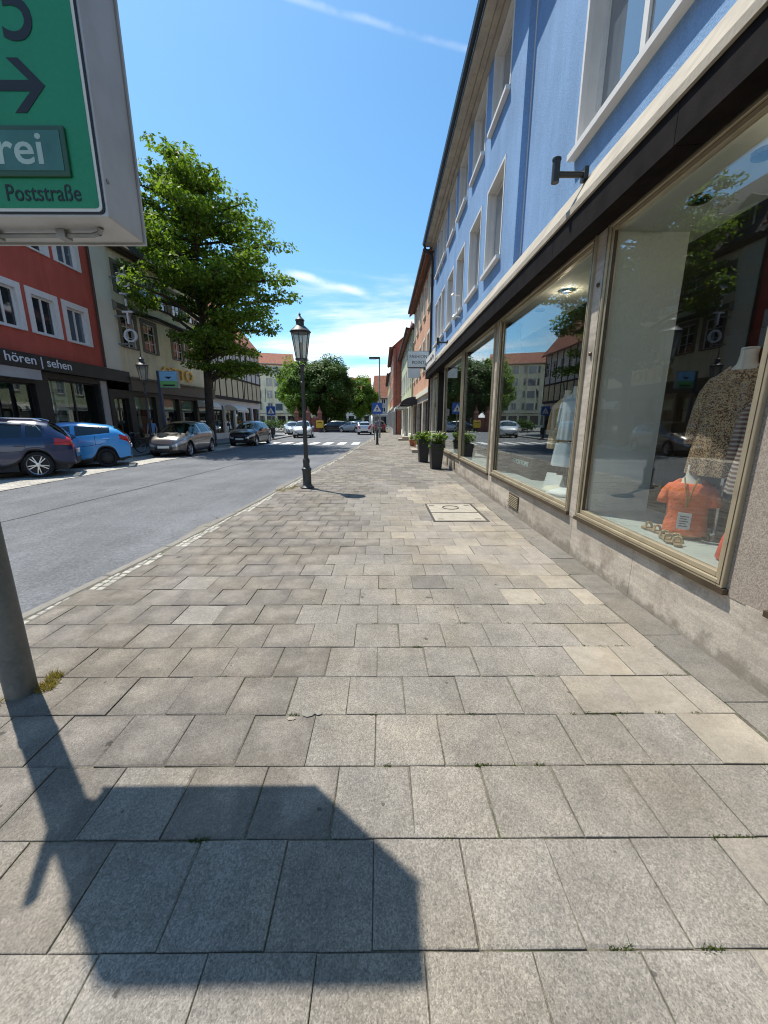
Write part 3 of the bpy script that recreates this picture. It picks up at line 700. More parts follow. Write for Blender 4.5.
def chamfer_box(x0, x1, y0, y1, z0, z1, c):
    v = [(x0,y0,z0),(x1,y0,z0),(x1,y1,z0),(x0,y1,z0),(x0,y0,z1-c),(x1,y0,z1-c),(x1,y1,z1-c),(x0,y1,z1-c),(x0+c,y0+c,z1),(x1-c,y0+c,z1),(x1-c,y1-c,z1),(x0+c,y1-c,z1)]
    f = [(0,1,5,4),(1,2,6,5),(2,3,7,6),(3,0,4,7),(4,5,9,8),(5,6,10,9),(6,7,11,10),(7,4,8,11),(8,9,10,11)]
    return v, f
def slab_geo(cx, cy, w, l, z, rnd):
    s0, s1 = rnd.uniform(0,0.0022), rnd.uniform(0,0.0022)
    v, f = chamfer_box(cx-w/2+s0, cx+w/2-s1, cy-l/2+s1, cy+l/2-s0, z-0.05, z, 0.0022)
    if rnd.random() < 0.6:                                   # a chipped corner
        k = rnd.randrange(4); d = rnd.uniform(0.008, 0.022); p = v[8+k]
        v[8+k] = (p[0]+(cx-p[0])*d*6/max(w,0.1)*0.3, p[1]+(cy-p[1])*d*6/max(l,0.1)*0.3, p[2])
        q = v[4+k]; v[4+k] = (q[0]+(cx-q[0])*d*0.9, q[1]+(cy-q[1])*d*0.9, q[2]-0.004)
    return v, f
def slab_uv(me, w, l, _):
    ul = me.uv_layers.new(name='UVMap'); co = []
    for p in me.polygons:
        for i in p.vertices: c = me.vertices[i].co; co += [c.x/w+0.5, c.y/l+0.5]
    ul.data.foreach_set('uv', co)
build_ground()

# ------------------------------------------------------------------ right side: blue corner shop house and its neighbours
BLUE = None
def build_blue():
    global BLUE
    YF = 19.7; YN = -7.0
    b = thing('shop_house', 'blue rendered house with black shop fascia and tall brass framed display windows', 'building', (WALLX+3, 8, 0)); BLUE = b
    F = Facade((WALLX, YF), (WALLX, YN))                       # u = YF - y
    U = lambda y: YF-y
    # upper walls: the far part stands 12 cm proud of the near part
    far_w = [(8.76,9.98),(10.58,11.78),(12.46,13.66),(14.22,15.42),(16.0,16.75),(16.95,17.7),(17.9,18.65)]
    op1 = [(U(b_),U(a_),4.86,6.50,0.20) for a_, b_ in far_w]+[(U(b_),U(a_),7.62,8.98,0.20) for a_, b_ in far_w]
    F.wall(b, 'wall', 'blue', 4.30, 9.30, op1, 0, U(7.84), 0.0, rev='reveal')
    near_w = [(3.15,5.86),(-1.2,1.4),(-5.2,-2.6)]
    op2 = [(U(b_),U(a_),4.95,6.75,0.24) for a_, b_ in near_w]+[(U(b_),U(a_),7.62,8.98,0.24) for a_, b_ in near_w]
    F.wall(b, 'wall', 'blue', 4.30, 9.30, op2, U(7.84), U(YN), -0.12, rev='reveal')
    for a_, b_ in far_w:
        for z0, z1 in ((4.86,6.50),(7.62,8.98)):
            F.window(b, U(b_), U(a_), z0, z1, 0.17, nx=1, pane='pane_blue', sill='white_trim', sw=0.09, surround='white_trim', su=0.05, sproud=0.012, curtain=True)
    for a_, b_ in near_w:
        for z0, z1 in ((4.95,6.75),(7.62,8.98)):
            F.window(b, U(b_), U(a_), z0, z1, 0.21, d=-0.12, nx=3, pane='pane_blue', fw=0.075, sill='white_trim', sw=0.10, surround='white_trim', su=0.05, sproud=0.012)
    # thin white bead along the step in the wall
    mb = MB(); mb.fbox(F, U(7.84)+0.001, U(7.84)+0.022, -0.12, -0.106, 4.43, 9.2); mb.build('corner_bead', 'white_trim', b)
    # eaves
    mb = MB(); mb.fbox(F, -0.05, U(YN), -0.3, 0.40, 9.20, 9.32); mb.fbox(F, -0.05, U(YN), -0.1, 0.10, 9.05, 9.20); mb.fbox(F, -0.05, U(YN), 0.10, 0.21, 9.14, 9.2); mb.build('soffit', 'cornice', b)
    mb = MB()
    pr_ = [(0.40,9.34),(0.42,9.25),(0.47,9.22),(0.52,9.25),(0.54,9.34),(0.525,9.35),(0.47,9.30)]
    mb.extrude([F.p(-0.05,d,z) for d, z in pr_], Vector(F.p(U(YN),0,0))-Vector(F.p(-0.05,0,0))); mb.build('gutter', 'black_metal', b)
    mb = MB(); mb.path([F.p(0.12,0.47,9.24), F.p(0.12,0.42,9.05), F.p(0.10,0.10,8.80), F.p(0.10,0.08,8.5), F.p(0.10,0.08,0.1)], [0.05]*5, 10); mb.build('downpipe', 'black_metal', b, smooth='auto')
    F.roof(b, 'roof_red', 9.66, 4.2, 10, over=0.32)
    F.shell(b, 'grey_wall', 0, 9.5, 10)
    # stone cornice, black fascia
    mb = MB(); pr_ = [(-0.2,3.83),(0.30,3.83),(0.30,3.90),(0.275,3.925),(0.22,4.02),(0.05,4.30),(-0.10,4.42),(-0.2,4.42)]
    mb.extrude([F.p(0,d,z) for d, z in pr_], Vector(F.p(U(YN),0,0))-Vector(F.p(0,0,0))); mb.build('cornice', 'cornice', b)
    u = 0.0
    while u < U(YN):                                           # black stone panels with fine joints
        w = min(2.05, U(YN)-u)
        mb = MB(); pr_ = [(-0.12,3.60),(0.06,3.60),(0.06,3.57),(0.275,3.555),(0.275,3.825),(-0.12,3.825)]
        mb.extrude([F.p(u+0.003,d,z) for d, z in pr_], Vector(F.p(u+w-0.003,0,0))-Vector(F.p(u+0.003,0,0))); mb.build('fascia_panel', 'black_stone', b); u += w
    # shop windows, near to far (y ranges of the outer frames)
    wins = [(-5.6,-2.7),(-2.4,0.0),(0.25,2.13),(2.46,4.54),(4.77,8.32),(8.60,11.80),(11.95,15.25)]
    for (a, c) in wins:
        u0, u1 = U(c), U(a); z0, z1 = 0.53, 3.595
        if c > 8.5: z0 = 0.50
        fr = MB()
        for (k, dd, m0) in ((0.0, 0.045, 0), (0.05, 0.02, 0)):       # two-step brass moulding
            w = 0.048 if k == 0 else 0.04
            fr.fbox(F, u0+k, u0+k+w, -0.04, dd, z0+k, z1-k); fr.fbox(F, u1-k-w, u1-k, -0.04, dd, z0+k, z1-k)
            fr.fbox(F, u0+k+w, u1-k-w, -0.04, dd, z0+k, z0+k+w); fr.fbox(F, u0+k+w, u1-k-w, -0.04, dd, z1-k-w, z1-k)
        sw = fr.build('shop_window', 'brass', b, bevel=0.004)
        gv = MB()
        for k, dd in ((0.0455, 0.0215), (0.018, 0.047)):
            q = 0.005
            gv.fbox(F, u0+k, u0+k+q, -0.03, dd, z0+k, z1-k); gv.fbox(F, u1-k-q, u1-k, -0.03, dd, z0+k, z1-k); gv.fbox(F, u0+k+q, u1-k-q, -0.03, dd, z0+k, z0+k+q); gv.fbox(F, u0+k+q, u1-k-q, -0.03, dd, z1-k-q, z1-k)
        gv.build('groove', 'bronze', sw)
        g = MB(); g.fbox(F, u0+0.092, u1-0.092, -0.03, -0.018, z0+0.092, z1-0.092); g.build('pane', 'shopglass', sw)
        k = MB(); k.fbox(F, u0+0.088, u0+0.094, -0.02, 0.014, z0+0.088, z1-0.088); k.build('gasket', 'bronze', sw); k = MB(); k.fbox(F, u1-0.094, u1-0.088, -0.02, 0.014, z0+0.088, z1-0.088); k.build('gasket', 'bronze', sw)
        sh = MB(); sh.fbox(F, u0-0.02, u1+0.02, -0.05, 0.05, z0-0.04, z0-0.001); sh.build('sill', 'bronze', sw)
    # stone piers between windows
    piers = [(-7,-5.6),(-2.7,-2.4),(0.0,0.25),(2.13,2.46),(4.54,4.77),(8.32,8.60),(11.80,11.95),(15.25,15.42)]
    for a, c in piers:
        mb = MB(); mb.fbox(F, U(c)+0.001, U(a)-0.001, -0.044, 0.012, 0.485, 3.62); mb.build('pier', 'granite' if c < 3 else 'travertine', b)
    for y, z in ((4.655, 2.35), (4.655, 3.05)):
        mb = MB(); mb.lathe([(0.012,0),(0.02,0.01),(0.02,0.03),(0.012,0.04)], 10, (WALLX-0.02, y, z)); mb.build('pier_bolt', 'bronze', b)
    # plinth panels
    edges = [-7,-5,-2.5,-1.2,0.2,1.35,2.30,3.45,4.655,5.9,7.1,8.47,9.7,10.8,11.87,13.0,14.2,15.42]
    for a, c in zip(edges, edges[1:]):
        mb = MB(); mb.fbox(F, U(c)+0.0025, U(a)-0.0025, -0.3, 0.008 if (a > 2 or a < 0) else 0.014, -0.05, 0.49); mb.build('stone_panel', 'travertine', b)
    for y0, y1 in ((6.55,7.05),(12.55,12.85),(13.9,14.2)):
        vb = MB(); vb.fbox(F, U(y1), U(y0), -0.0, 0.022, 0.12, 0.36)
        v = vb.build('vent_grille', 'bronze', b)
        for k in range(7):
            s_ = MB(); s_.fbox(F, U(y1)+0.02, U(y0)-0.02, 0.022, 0.032, 0.14+k*0.03, 0.152+k*0.03); s_.build('slat', 'brass', v)
    # entrance recess with door, and a last narrow window
    mb = MB(); mb.fbox(F, U(18.9), U(18.6), -0.3, 0.012, 0, 3.62); mb.fbox(F, U(19.7), U(19.45), -0.3, 0.012, 0, 3.62); mb.build('pier', 'travertine', b)
    fr = MB(); fr.fbox(F, U(18.6), U(18.52), -0.05, 0.02, 0.1, 3.6); fr.fbox(F, U(17.5), U(17.42), -0.05, 0.02, 0.1, 3.6); fr.fbox(F, U(18.52), U(17.5), -0.05, 0.02, 3.5, 3.6); fr.fbox(F, U(18.52), U(17.5), -0.05, 0.02, 0.1, 0.3)
    sw = fr.build('shop_window', 'brass', b); g = MB(); g.fbox(F, U(18.52), U(17.5), -0.03, -0.018, 0.3, 3.5); g.build('pane', 'shopglass', sw)
    dr = MB(); dr.fbox(F, U(17.4), U(15.45), -1.25, -1.2, 0.05, 3.6); d = dr.build('door_recess', 'shop_dark', b)
    mb = MB()
    for (a, c) in ((15.5,15.6),(16.4,16.5),(17.25,17.35)): mb.fbox(F, U(c), U(a), -1.2, -1.13, 0.05, 3.5)
    mb.fbox(F, U(17.35), U(15.5), -1.19, -1.14, 2.3, 2.4); d = mb.build('door', 'bronze', b)
    hb = MB(); hb.tube(F.p(U(16.3), -1.08, 0.8), F.p(U(16.3), -1.08, 1.5), 0.02); hb.build('handle', 'chrome', d)
    mb = MB(); mb.fbox(F, U(17.45), U(17.40), -1.25, -0.05, 0.05, 3.6); mb.build('recess_side', 'shop_dark', b); mb = MB(); mb.fbox(F, U(15.46), U(15.42), -1.25, -0.05, 0.05, 3.6); mb.build('recess_side', 'shop_dark', b)
    # inside: display stage, soffit, partitions and the dark sales room
    mb = MB(); mb.fbox(F, U(15.3), U(YN), -0.95, -0.045, 0.40, 0.585); mb.build('display_stage', 'display', b)
    mb = MB(); mb.fbox(F, U(15.3), U(YN), -1.00, -0.045, 3.53, 3.60); mb.build('display_ceiling', 'ceiling', b)
    for y in (4.655, 0.12):
        mb = MB(); mb.fbox(F, U(y)-0.125, U(y)+0.125, -0.80, -0.045, 0.586, 3.529); mb.build('partition', 'partition', b)
    for y in (8.47, 11.87):
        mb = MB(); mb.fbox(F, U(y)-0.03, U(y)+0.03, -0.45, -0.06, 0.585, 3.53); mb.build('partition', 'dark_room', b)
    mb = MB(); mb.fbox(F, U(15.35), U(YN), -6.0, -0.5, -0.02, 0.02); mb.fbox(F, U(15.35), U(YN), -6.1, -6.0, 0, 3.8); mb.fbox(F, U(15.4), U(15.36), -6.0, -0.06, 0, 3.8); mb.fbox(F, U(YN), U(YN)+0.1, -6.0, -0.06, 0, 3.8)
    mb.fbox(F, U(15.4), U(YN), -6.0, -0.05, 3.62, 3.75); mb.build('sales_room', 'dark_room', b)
    rnd = random.Random(5)
    for i in range(7):
        y = 1.2+i*2.1; mb = MB(); mb.fbox(F, U(y+1.2), U(y), -3.6, -3.1, 0.02, 1.1+rnd.uniform(0,1.1)); mb.build('cabinet', 'brown_wood', b)
    for i, y in enumerate((0.9,1.9,2.75,3.3,3.9,5.5,6.4,7.4,9.3,10.8)):
        mb = MB(); mb.lathe([(0.085,0),(0.085,0.03),(0.06,0.03),(0.055,0.0)], 16, (WALLX+0.40, y, 3.50)); dl = mb.build('downlight', 'bronze', b)
        lb = MB(); lb.lathe([(0.052,0.0),(0.052,0.012)], 16, (WALLX+0.40, y, 3.512)); lb.build('bulb', 'lamp_warm' if i in (2, 6) else 'milk', dl)
    for y in (2.75, 6.4):                                      # the two downlights that are lit
        ld = bpy.data.lights.new('downlight_glow', 'POINT'); ld.energy = 7; ld.color = (1, 0.84, 0.62); ld.shadow_soft_size = 0.035
        lo = bpy.data.objects.new('downlight_glow', ld); COL.objects.link(lo); lo.location = (WALLX+0.40, y, 3.47)
    # flag brackets on the cornice
    for n, (y, z) in enumerate(((5.06,4.30),(14.4,4.25))):
        mb = MB(); mb.tube((WALLX-0.08,y,z),(WALLX-0.41,y,z),0.030,n=12); mb.lathe([(0.042,-0.10),(0.042,0.11),(0.048,0.11),(0.048,0.13)],12,(WALLX-0.43,y,z+0.02)); mb.box(WALLX-0.13,WALLX-0.085,y-0.05,y+0.05,z-0.06,z+0.06); mb.build('flag_bracket', 'black_metal', b)
    for (y, z) in ((12.6,4.62),(12.95,5.3)):                 # small wall spotlights
        mb = MB(); mb.tube((WALLX,y,z),(WALLX-0.2,y,z+0.03),0.015); mb.tube((WALLX-0.2,y+0.05,z+0.05),(WALLX-0.26,y-0.1,z-0.04),0.05,0.035); mb.build('spotlight', 'white_trim', b)
    # white name board with handwritten line above the far end of the fascia
    mb = MB(); mb.fbox(F, U(19.4), U(15.7), 0.0, 0.03, 4.46, 5.6) if False else mb.fbox(F, U(19.5), U(15.9), 0.30, 0.325, 3.88, 4.35); nb = mb.build('name_board', 'white_trim', b)
    mb = MB(); pts = []
    for i in range(60):
        t = i/59; pts.append(F.p(U(19.1)+2.8*t, 0.333, 4.12+0.10*math.sin(t*38)*(0.5+0.5*math.cos(t*7))))
    for p, q in zip(pts, pts[1:]): mb.tube(p, q, 0.012, n=5)
    mb.build('script_line', 'black_metal', nb)
build_blue()

def hanging_sign():
    s = thing('hanging_sign', 'white double panel hanging sign above the end of the blue shop', 'sign', (1.75, 19.3, 4.0))
    mb = MB(); mb.box(1.22,2.17,19.25,19.37,4.05,4.74); p = mb.build('panel', 'sign_white', s, bevel=0.01)
    mb = MB(); mb.box(1.20,2.19,19.262,19.358,4.03,4.76); mb.build('rim', 'black_metal', p)
    mb = MB(); mb.box(1.22,1.78,19.26,19.36,3.58,4.0); mb.build('panel', 'sign_white', s, bevel=0.01)
    mb = MB(); mb.tube((1.25,19.31,4.02),(WALLX,19.31,4.02),0.025); mb.box(1.95,2.2,19.28,19.34,3.93,4.0); mb.build('bracket', 'bronze', s)
    B = lambda x, z: basis((x-1.75, 19.248-19.3, z-4.0), (1,0,0), (0,0,1), (0,-1,0))
    text('FASHION', 0.20, 'lettering', 'sign_black', s, B(1.695, 4.45), 0.003, 'CENTER'); text('POINT', 0.20, 'lettering', 'sign_black', s, B(1.695, 4.19), 0.003, 'CENTER')
hanging_sign()

def row_house(name, label, y0, y1, x, h, wallm, fasc, roofm, floors, nwin, trim, eave, depth=10, shop='shop_dark', over=0.35, winw=1.0, ground=3.1, loc=None, eave_h=0.25):
    b = thing(name, label, 'building', (x+4, (y0+y1)/2, 0)); F = Facade((x, y1), (x, y0)); W = F.w
    ops = []
    for fl in range(floors):
        z0 = ground+1.2+fl*2.75
        for i in range(nwin):
            c = W*(i+0.5)/nwin; ops.append((c-winw/2, c+winw/2, z0, z0+1.55, 0.14))
    gops = []; n = max(2, round(W/3.2))
    for i in range(n):
        a = W*i/n+0.3; c = W*(i+1)/n-0.3; gops.append((a, c, 0.15 if i % 2 else 0.6, ground-0.45, 0.25))
    F.wall(b, 'wall', wallm, ground, h, ops); F.wall(b, 'ground_floor', fasc, 0, ground, gops, back=0.4)
    for o in ops: F.window(b, *o[:4], depth=0.11, nx=2, sill=trim, surround=trim, su=0.10, pane='pane_blue')
    for o in gops: F.window(b, *o[:4], depth=0.2, nx=2, fr='bronze', name='shop_window')
    mb = MB(); mb.fbox(F, 0, W, 0.0, 0.10, ground-0.12, ground+0.14); mb.build('string_course', trim, b)
    mb = MB(); mb.fbox(F, 0, W, -0.2, over, h-0.02, h+eave_h*0.5); mb.fbox(F, 0, W, over, over+0.12, h+0.0, h+eave_h*0.6); mb.build('eave', eave, b)
    F.shell(b, wallm, 0, h, depth); F.roof(b, roofm, h+0.25, 4.2, depth, over=over, gable=wallm)
    return b, F
b2, F2 = row_house('terraced_house', 'peach coloured house with brown eaves next to the blue house', 19.75, 30.3, 2.33, 9.0, 'peach', 'travertine', 'roof_red', 2, 5, 'cream_light', 'brown_eave')
mb = MB()
for i in range(3): mb.fbox(F2, 0.3+i*0.75, 0.75+i*0.75, 0.0, 0.22, 6.2, 8.9)
mb.build('balcony_screen', 'rust', b2) if False else None
b3, F3 = row_house('terraced_house', 'pale green and yellow house between the peach house and the brick red house', 30.35, 46, 2.2, 8.0, 'palegreen', 'cream_light', 'roof_red', 2, 6, 'white_trim', 'timber')
b4, F4 = row_house('terraced_house', 'brick red house jutting out beyond the yellow green house', 46.2, 62, 1.3, 9.4, 'brick_red', 'grey_wall', 'roof_red', 2, 5, 'cream_light', 'brown_eave')
b5, F5 = row_house('terraced_house', 'yellow ochre house at the far end of the right hand row', 62.2, 84, 1.2, 8.4, 'yellow', 'grey_wall', 'roof_red', 2, 6, 'white_trim', 'brown_eave')

def awning(name, label, F, u0, u1, z, out, m, n=8, drop=0.55):
    a = thing(name, label, 'awning', F.p((u0+u1)/2, 0, z-drop))
    mb = MB()
    rows = []
    for k in range(7):
        t = k/6; ang = t*math.pi/2*0.95; rows.append((out*math.sin(ang), z-drop*(1-math.cos(ang))))
    for (d0, za), (d1, zb) in zip(rows, rows[1:]):
        mb.quad(F.p(u0,d0+0.02,za), F.p(u1,d0+0.02,za), F.p(u1,d1+0.02,zb), F.p(u0,d1+0.02,zb))
    mb.quad(F.p(u0,out+0.02,rows[-1][1]), F.p(u1,out+0.02,rows[-1][1]), F.p(u1,out+0.02,rows[-1][1]-0.15), F.p(u0,out+0.02,rows[-1][1]-0.15))
    for u in (u0, u1): mb.poly([F.p(u,0.02,z)]+[F.p(u,d+0.02,zz) for d, zz in rows[1:]]+[F.p(u,0.02,rows[-1][1])])
    o = mb.build('canopy', m, a); so = o.modifiers.new('solid', 'SOLIDIFY'); so.thickness = 0.01
    mb = MB(); mb.tube(F.p(u0,out+0.02,rows[-1][1]-0.02), F.p(u1,out+0.02,rows[-1][1]-0.02), 0.02)
    for u in (u0+0.05, u1-0.05): mb.tube(F.p(u,0.02,z-drop), F.p(u,out,rows[-1][1]-0.01), 0.015)
    mb.build('frame', 'galv', a)
awning('awning', 'dark rounded awning over the pavement on the peach house', F2, 0.3, 3.6, 3.15, 1.1, 'awning_dark')
awning('awning', 'pale awning over the pavement on the yellow green house', F3, 6, 10, 3.1, 1.0, 'awning_white')
def steps(label, x0, x1, y0, y1):
    s = thing('entrance_steps', label, 'steps', ((x0+x1)/2, (y0+y1)/2, 0))
    mb = MB(); mb.box(x0, x1, y0, y1, -0.02, 0.15); mb.build('step', 'step', s, bevel=0.012)
    mb = MB(); mb.box(x0+0.33, x1, y0+0.0, y1-0.0, 0.151, 0.31); mb.build('step', 'step', s, bevel=0.012)
steps('two stone steps beside the dark planters', 1.55, 2.30, 20.3, 22.0)
steps('stone steps in front of the yellow green house further along', 1.35, 2.18, 32.5, 34.2)

# ------------------------------------------------------------------ left side: red house, cream house, half-timbered house
LX = -15.2
def build_red():
    b = thing('red_house', 'dark red rendered house with white window surrounds and black shop fascia', 'building', (LX-4, 10, 0))
    F = Facade((LX, -9), (LX, 22.7)); U = lambda y: y+9
    cs = [21.2-1.95*i for i in range(15)]
    ops = []
    for c in cs:
        ops += [(U(c)-0.6, U(c)+0.6, 5.42, 6.98, 0.16), (U(c)-0.6, U(c)+0.6, 8.92, 10.45, 0.16)]
    F.wall(b, 'wall', 'red_wall', 4.4, 11.6, ops, rev='white_trim')
    for o in ops: F.window(b, *o[:4], depth=0.13, nx=2, fw=0.085, fr='white_trim', sill='white_trim', surround='white_trim', su=0.26, sproud=0.03, curtain=False, pane='pane_blue' if random.Random(o[0]).random() < 0.3 else 'pane')
    mb = MB(); mb.fbox(F, 0, F.w, -0.1, 0.35, 11.6, 11.85); mb.build('eave', 'brown_eave', b)
    F.roof(b, 'roof_red', 11.8, 4.0, 10, gable='red_wall'); F.shell(b, 'red_wall', 0, 11.6, 10)
    # fascia board with lettering
    mb = MB(); mb.fbox(F, 0, U(24.35), 0.02, 0.32, 3.78, 4.40); fb = mb.build('fascia_board', 'shop_dark', b, bevel=0.01)
    o = wloc(b)
    mtx = basis((LX+0.322-o.x, 16.42-o.y, 3.97-o.z), (0,1,0), (0,0,1), (1,0,0))
    text('hören | sehen', 0.52, 'lettering', 'letter_white', b, mtx, 0.008, 'LEFT', 0.004, 1.20)
    # shop front
    gops = [(U(18.75),U(22.0),0.55,3.5,0.3),(U(14.6),U(18.0),0.5,3.2,0.3),(U(10.5),U(14.0),0.5,3.5,0.3),(U(6),U(10),0.5,3.5,0.3),(U(1),U(5),0.5,3.5,0.3)]
    F.wall(b, 'shop_front', 'shop_dark', 0, 3.78, gops, back=0.4)
    for o_ in gops:
        w = F.window(b, *o_[:4], depth=0.2, nx=2, fr='shop_dark', fw=0.07, name='shop_window', pane='carshop', room=1.3)
    mb = MB(); mb.fbox(F, U(22.12), U(22.55), 0.0, 0.06, 0, 3.7); mb.build('pier', 'grey_wall', b)
    mb = MB(); mb.fbox(F, U(13.5), U(18.1), 0.0, 0.28, 3.35, 3.77); mb.build('blind_box', 'grey_wall', b)
    mb = MB(); mb.fbox(F, U(19.3), U(20.4), -0.6, -0.55, 0.6, 3.4); mb.build('display_panel', 'white_trim', b)
    for k in range(5):
        s_ = MB(); s_.fbox(F, U(19.4), U(20.3), -0.55, -0.35, 0.9+k*0.5, 0.92+k*0.5); sh = s_.build('shelf', 'shop_dark', b)
        s_ = MB(); s_.fbox(F, U(19.6), U(20.0), -0.5, -0.4, 0.92+k*0.5, 1.1+k*0.5); s_.build('goods', 'steel_grey', b)
    mb = MB(); mb.path([(LX+0.12,22.62,11.6),(LX+0.12,22.62,4.45)],[0.06,0.06],8); mb.build('downpipe', 'brown_eave', b)
MATS_EXTRA = None
M['carshop'] = glass('far_shop_glass', (0.75, 0.80, 0.78), 0.06); M['steel_grey'] = mat('steel_grey', (0.08, 0.09, 0.10), 0.5)
build_red()

def build_cream():
    P0 = (LX, 22.75); P1 = (-14.25, 34.3); F = Facade(P0, P1)
    b = thing('cream_house', 'cream yellow house with taupe bands, dormers and gold facade letters', 'building', (-19, 28, 0))
    cs = [2.3, 4.2, 7.2, 9.0, 10.6]
    ops = [(c-0.58, c+0.58, 5.85, 7.55, 0.14) for c in cs]+[(c-0.58, c+0.58, 8.75, 10.2, 0.14) for c in [2.3, 4.2, 5.9, 7.6, 9.3, 10.8]]
    F.wall(b, 'wall', 'cream', 4.05, 10.9, ops)
    for o in ops: F.window(b, *o[:4], depth=0.1, nx=2, nz=3, fw=0.06, fr='white_trim', sill='taupe', surround='taupe', su=0.22, sproud=0.03, pane='pane' if o[2] < 8 else 'pane_blue')
    mb = MB(); mb.fbox(F, 1.4, F.w, 0.0, 0.07, 7.85, 8.15); mb.build('string_course', 'taupe', b)
    mb = MB(); mb.fbox(F, 0.05, 1.25, 0.0, 0.05, 4.05, 10.9); mb.build('pilaster', 'cream_light', b)
    mb = MB(); mb.fbox(F, 0, F.w, -0.1, 0.40, 10.9, 11.1); mb.fbox(F, 0, F.w, 0.40, 0.52, 10.98, 11.12); mb.build('eave', 'brown_eave', b)
    mb = MB(); mb.lathe([(0.02,0),(0.3,0.02),(0.3,0.10),(0.02,0.12)], 16, (0,0,0)); clk = mb
    # mansard roof: steep lower slope with dormers, flat upper slope, gable walls
    sec = lambda u: [F.p(u,0.35,11.05), F.p(u,-2.0,14.4), F.p(u,-5.0,16.9), F.p(u,-8.0,14.4), F.p(u,-10.3,11.05)]
    mb = MB(); mb.extrude([Vector(p) for p in sec(-0.1)], Vector(F.p(F.w+0.1,0,0))-Vector(F.p(-0.1,0,0))); rf = mb.build('roof', 'roof_dark', b)
    for u in (-0.14, F.w+0.14):
        mb = MB(); q = [F.p(u,0.0,10.8), F.p(u,-2.1,14.2), F.p(u,-5.0,16.7), F.p(u,-7.9,14.2), F.p(u,-10,10.8)]
        mb.extrude([Vector(p) for p in q], Vector((F.u.x*0.03, F.u.y*0.03, 0))); mb.build('gable', 'cream_light', b)
    for c in (1.8, 4.3, 6.8, 9.3):
        d = MB(); d.extrude([Vector(F.p(c-0.62,-0.35,11.5)), Vector(F.p(c+0.62,-0.35,11.5)), Vector(F.p(c+0.62,-0.35,13.3)), Vector(F.p(c,-0.35,13.7)), Vector(F.p(c-0.62,-0.35,13.3))], Vector((-F.n.x*1.7, -F.n.y*1.7, 0)))
        dm = d.build('dormer', 'roof_dark', b)
        w = MB(); w.fbox(F, c-0.5, c+0.5, -0.36, -0.31, 11.75, 13.1); w.build('frame', 'white_trim', dm)
        w = MB(); w.fbox(F, c-0.42, c+0.42, -0.33, -0.295, 11.85, 13.0); w.build('pane', 'pane_blue', dm)
    F.shell(b, 'cream_light', 0, 10.9, 10)
    mb = MB(); mb.box(-20.9,-20.0,25.6,26.5,15,18.2); mb.build('chimney', 'brick_red', b)
    # shop: brown fascia and shop windows
    mb = MB(); mb.fbox(F, 1.62, F.w, 0.0, 0.22, 3.35, 4.05); mb.build('fascia_board', 'brown_fascia', b)
    mb = MB(); mb.fbox(F, 1.62, F.w, 0.0, 0.34, 4.05, 4.15); mb.build('fascia_ledge', 'taupe', b)
    g = [(0.3,1.5,0.05,2.9,0.5),(2.0,4.0,0.5,3.1,0.3),(4.4,6.6,0.5,3.1,0.3),(6.9,8.9,0.5,3.1,0.3),(9.2,11.2,0.5,3.1,0.3)]
    F.wall(b, 'shop_front', 'shop_dark', 0, 3.35, g, back=0.5)
    for k, o in enumerate(g):
        F.window(b, *o[:4], depth=0.22, nx=1 if k else 2, fr='bronze', fw=0.06, name='shop_window', pane='carshop', room=1.3)
        if k:
            s_ = MB(); s_.fbox(F, o[0]+0.05, o[1]-0.05, -0.28, -0.26, 2.3, 3.05); s_.build('inner_blind', 'pale_green', b)
            s_ = MB(); s_.fbox(F, o[0]+0.5, o[1]-0.4, -0.55, -0.45, 0.5, 1.9); s_.build('display_back', 'brown_wood', b)
    # gold letters over the shop
    o = wloc(b); p = Vector(F.p(4.9, 0.10, 4.45)); a = Vector((F.u.x, F.u.y, 0))
    text('OTTO', 1.05, 'lettering', 'gold', b, basis(p-o, a, (0,0,1), (F.n.x,F.n.y,0)), 0.05, 'LEFT', 0.0, 1.25)
M['pale_green'] = mat('pale_green_blind', (0.38, 0.48, 0.36), 0.7, 0.08)
build_cream()

def vertical_sign():
    x, y = -14.2, 23.9
    s = thing('letter_sign', 'vertical white ring and bar letters sticking out from the cream house', 'sign', (x, y, 5.8))
    zs = [8.75, 7.82, 6.89, 5.95]
    mb = MB(); mb.box(x-0.05,x+0.05,y+0.07,y+0.13,5.7,9.7); mb.box(x-1.0,x-0.05,y+0.06,y+0.12,9.3,9.38); mb.box(x-1.0,x-0.05,y+0.06,y+0.12,7.3,7.38); mb.box(x-1.0,x-0.05,y+0.06,y+0.12,5.85,5.93); mb.build('frame', 'galv', s)
    for ch, z in zip('OTTO', zs):
        text(ch, 1.0, 'letter', 'letter_white', s, basis((-0.0, -0.06, z-5.8), (1,0,0), (0,0,1), (0,-1,0)), 0.06, 'CENTER', 0.0, 1.0)
    d = MB(); d.tube((x-0.9,y+0.0,7.95),(x-0.98,y+0.12,7.95),0.28,n=16); d.build('round_plate', 'taupe', s)
vertical_sign()

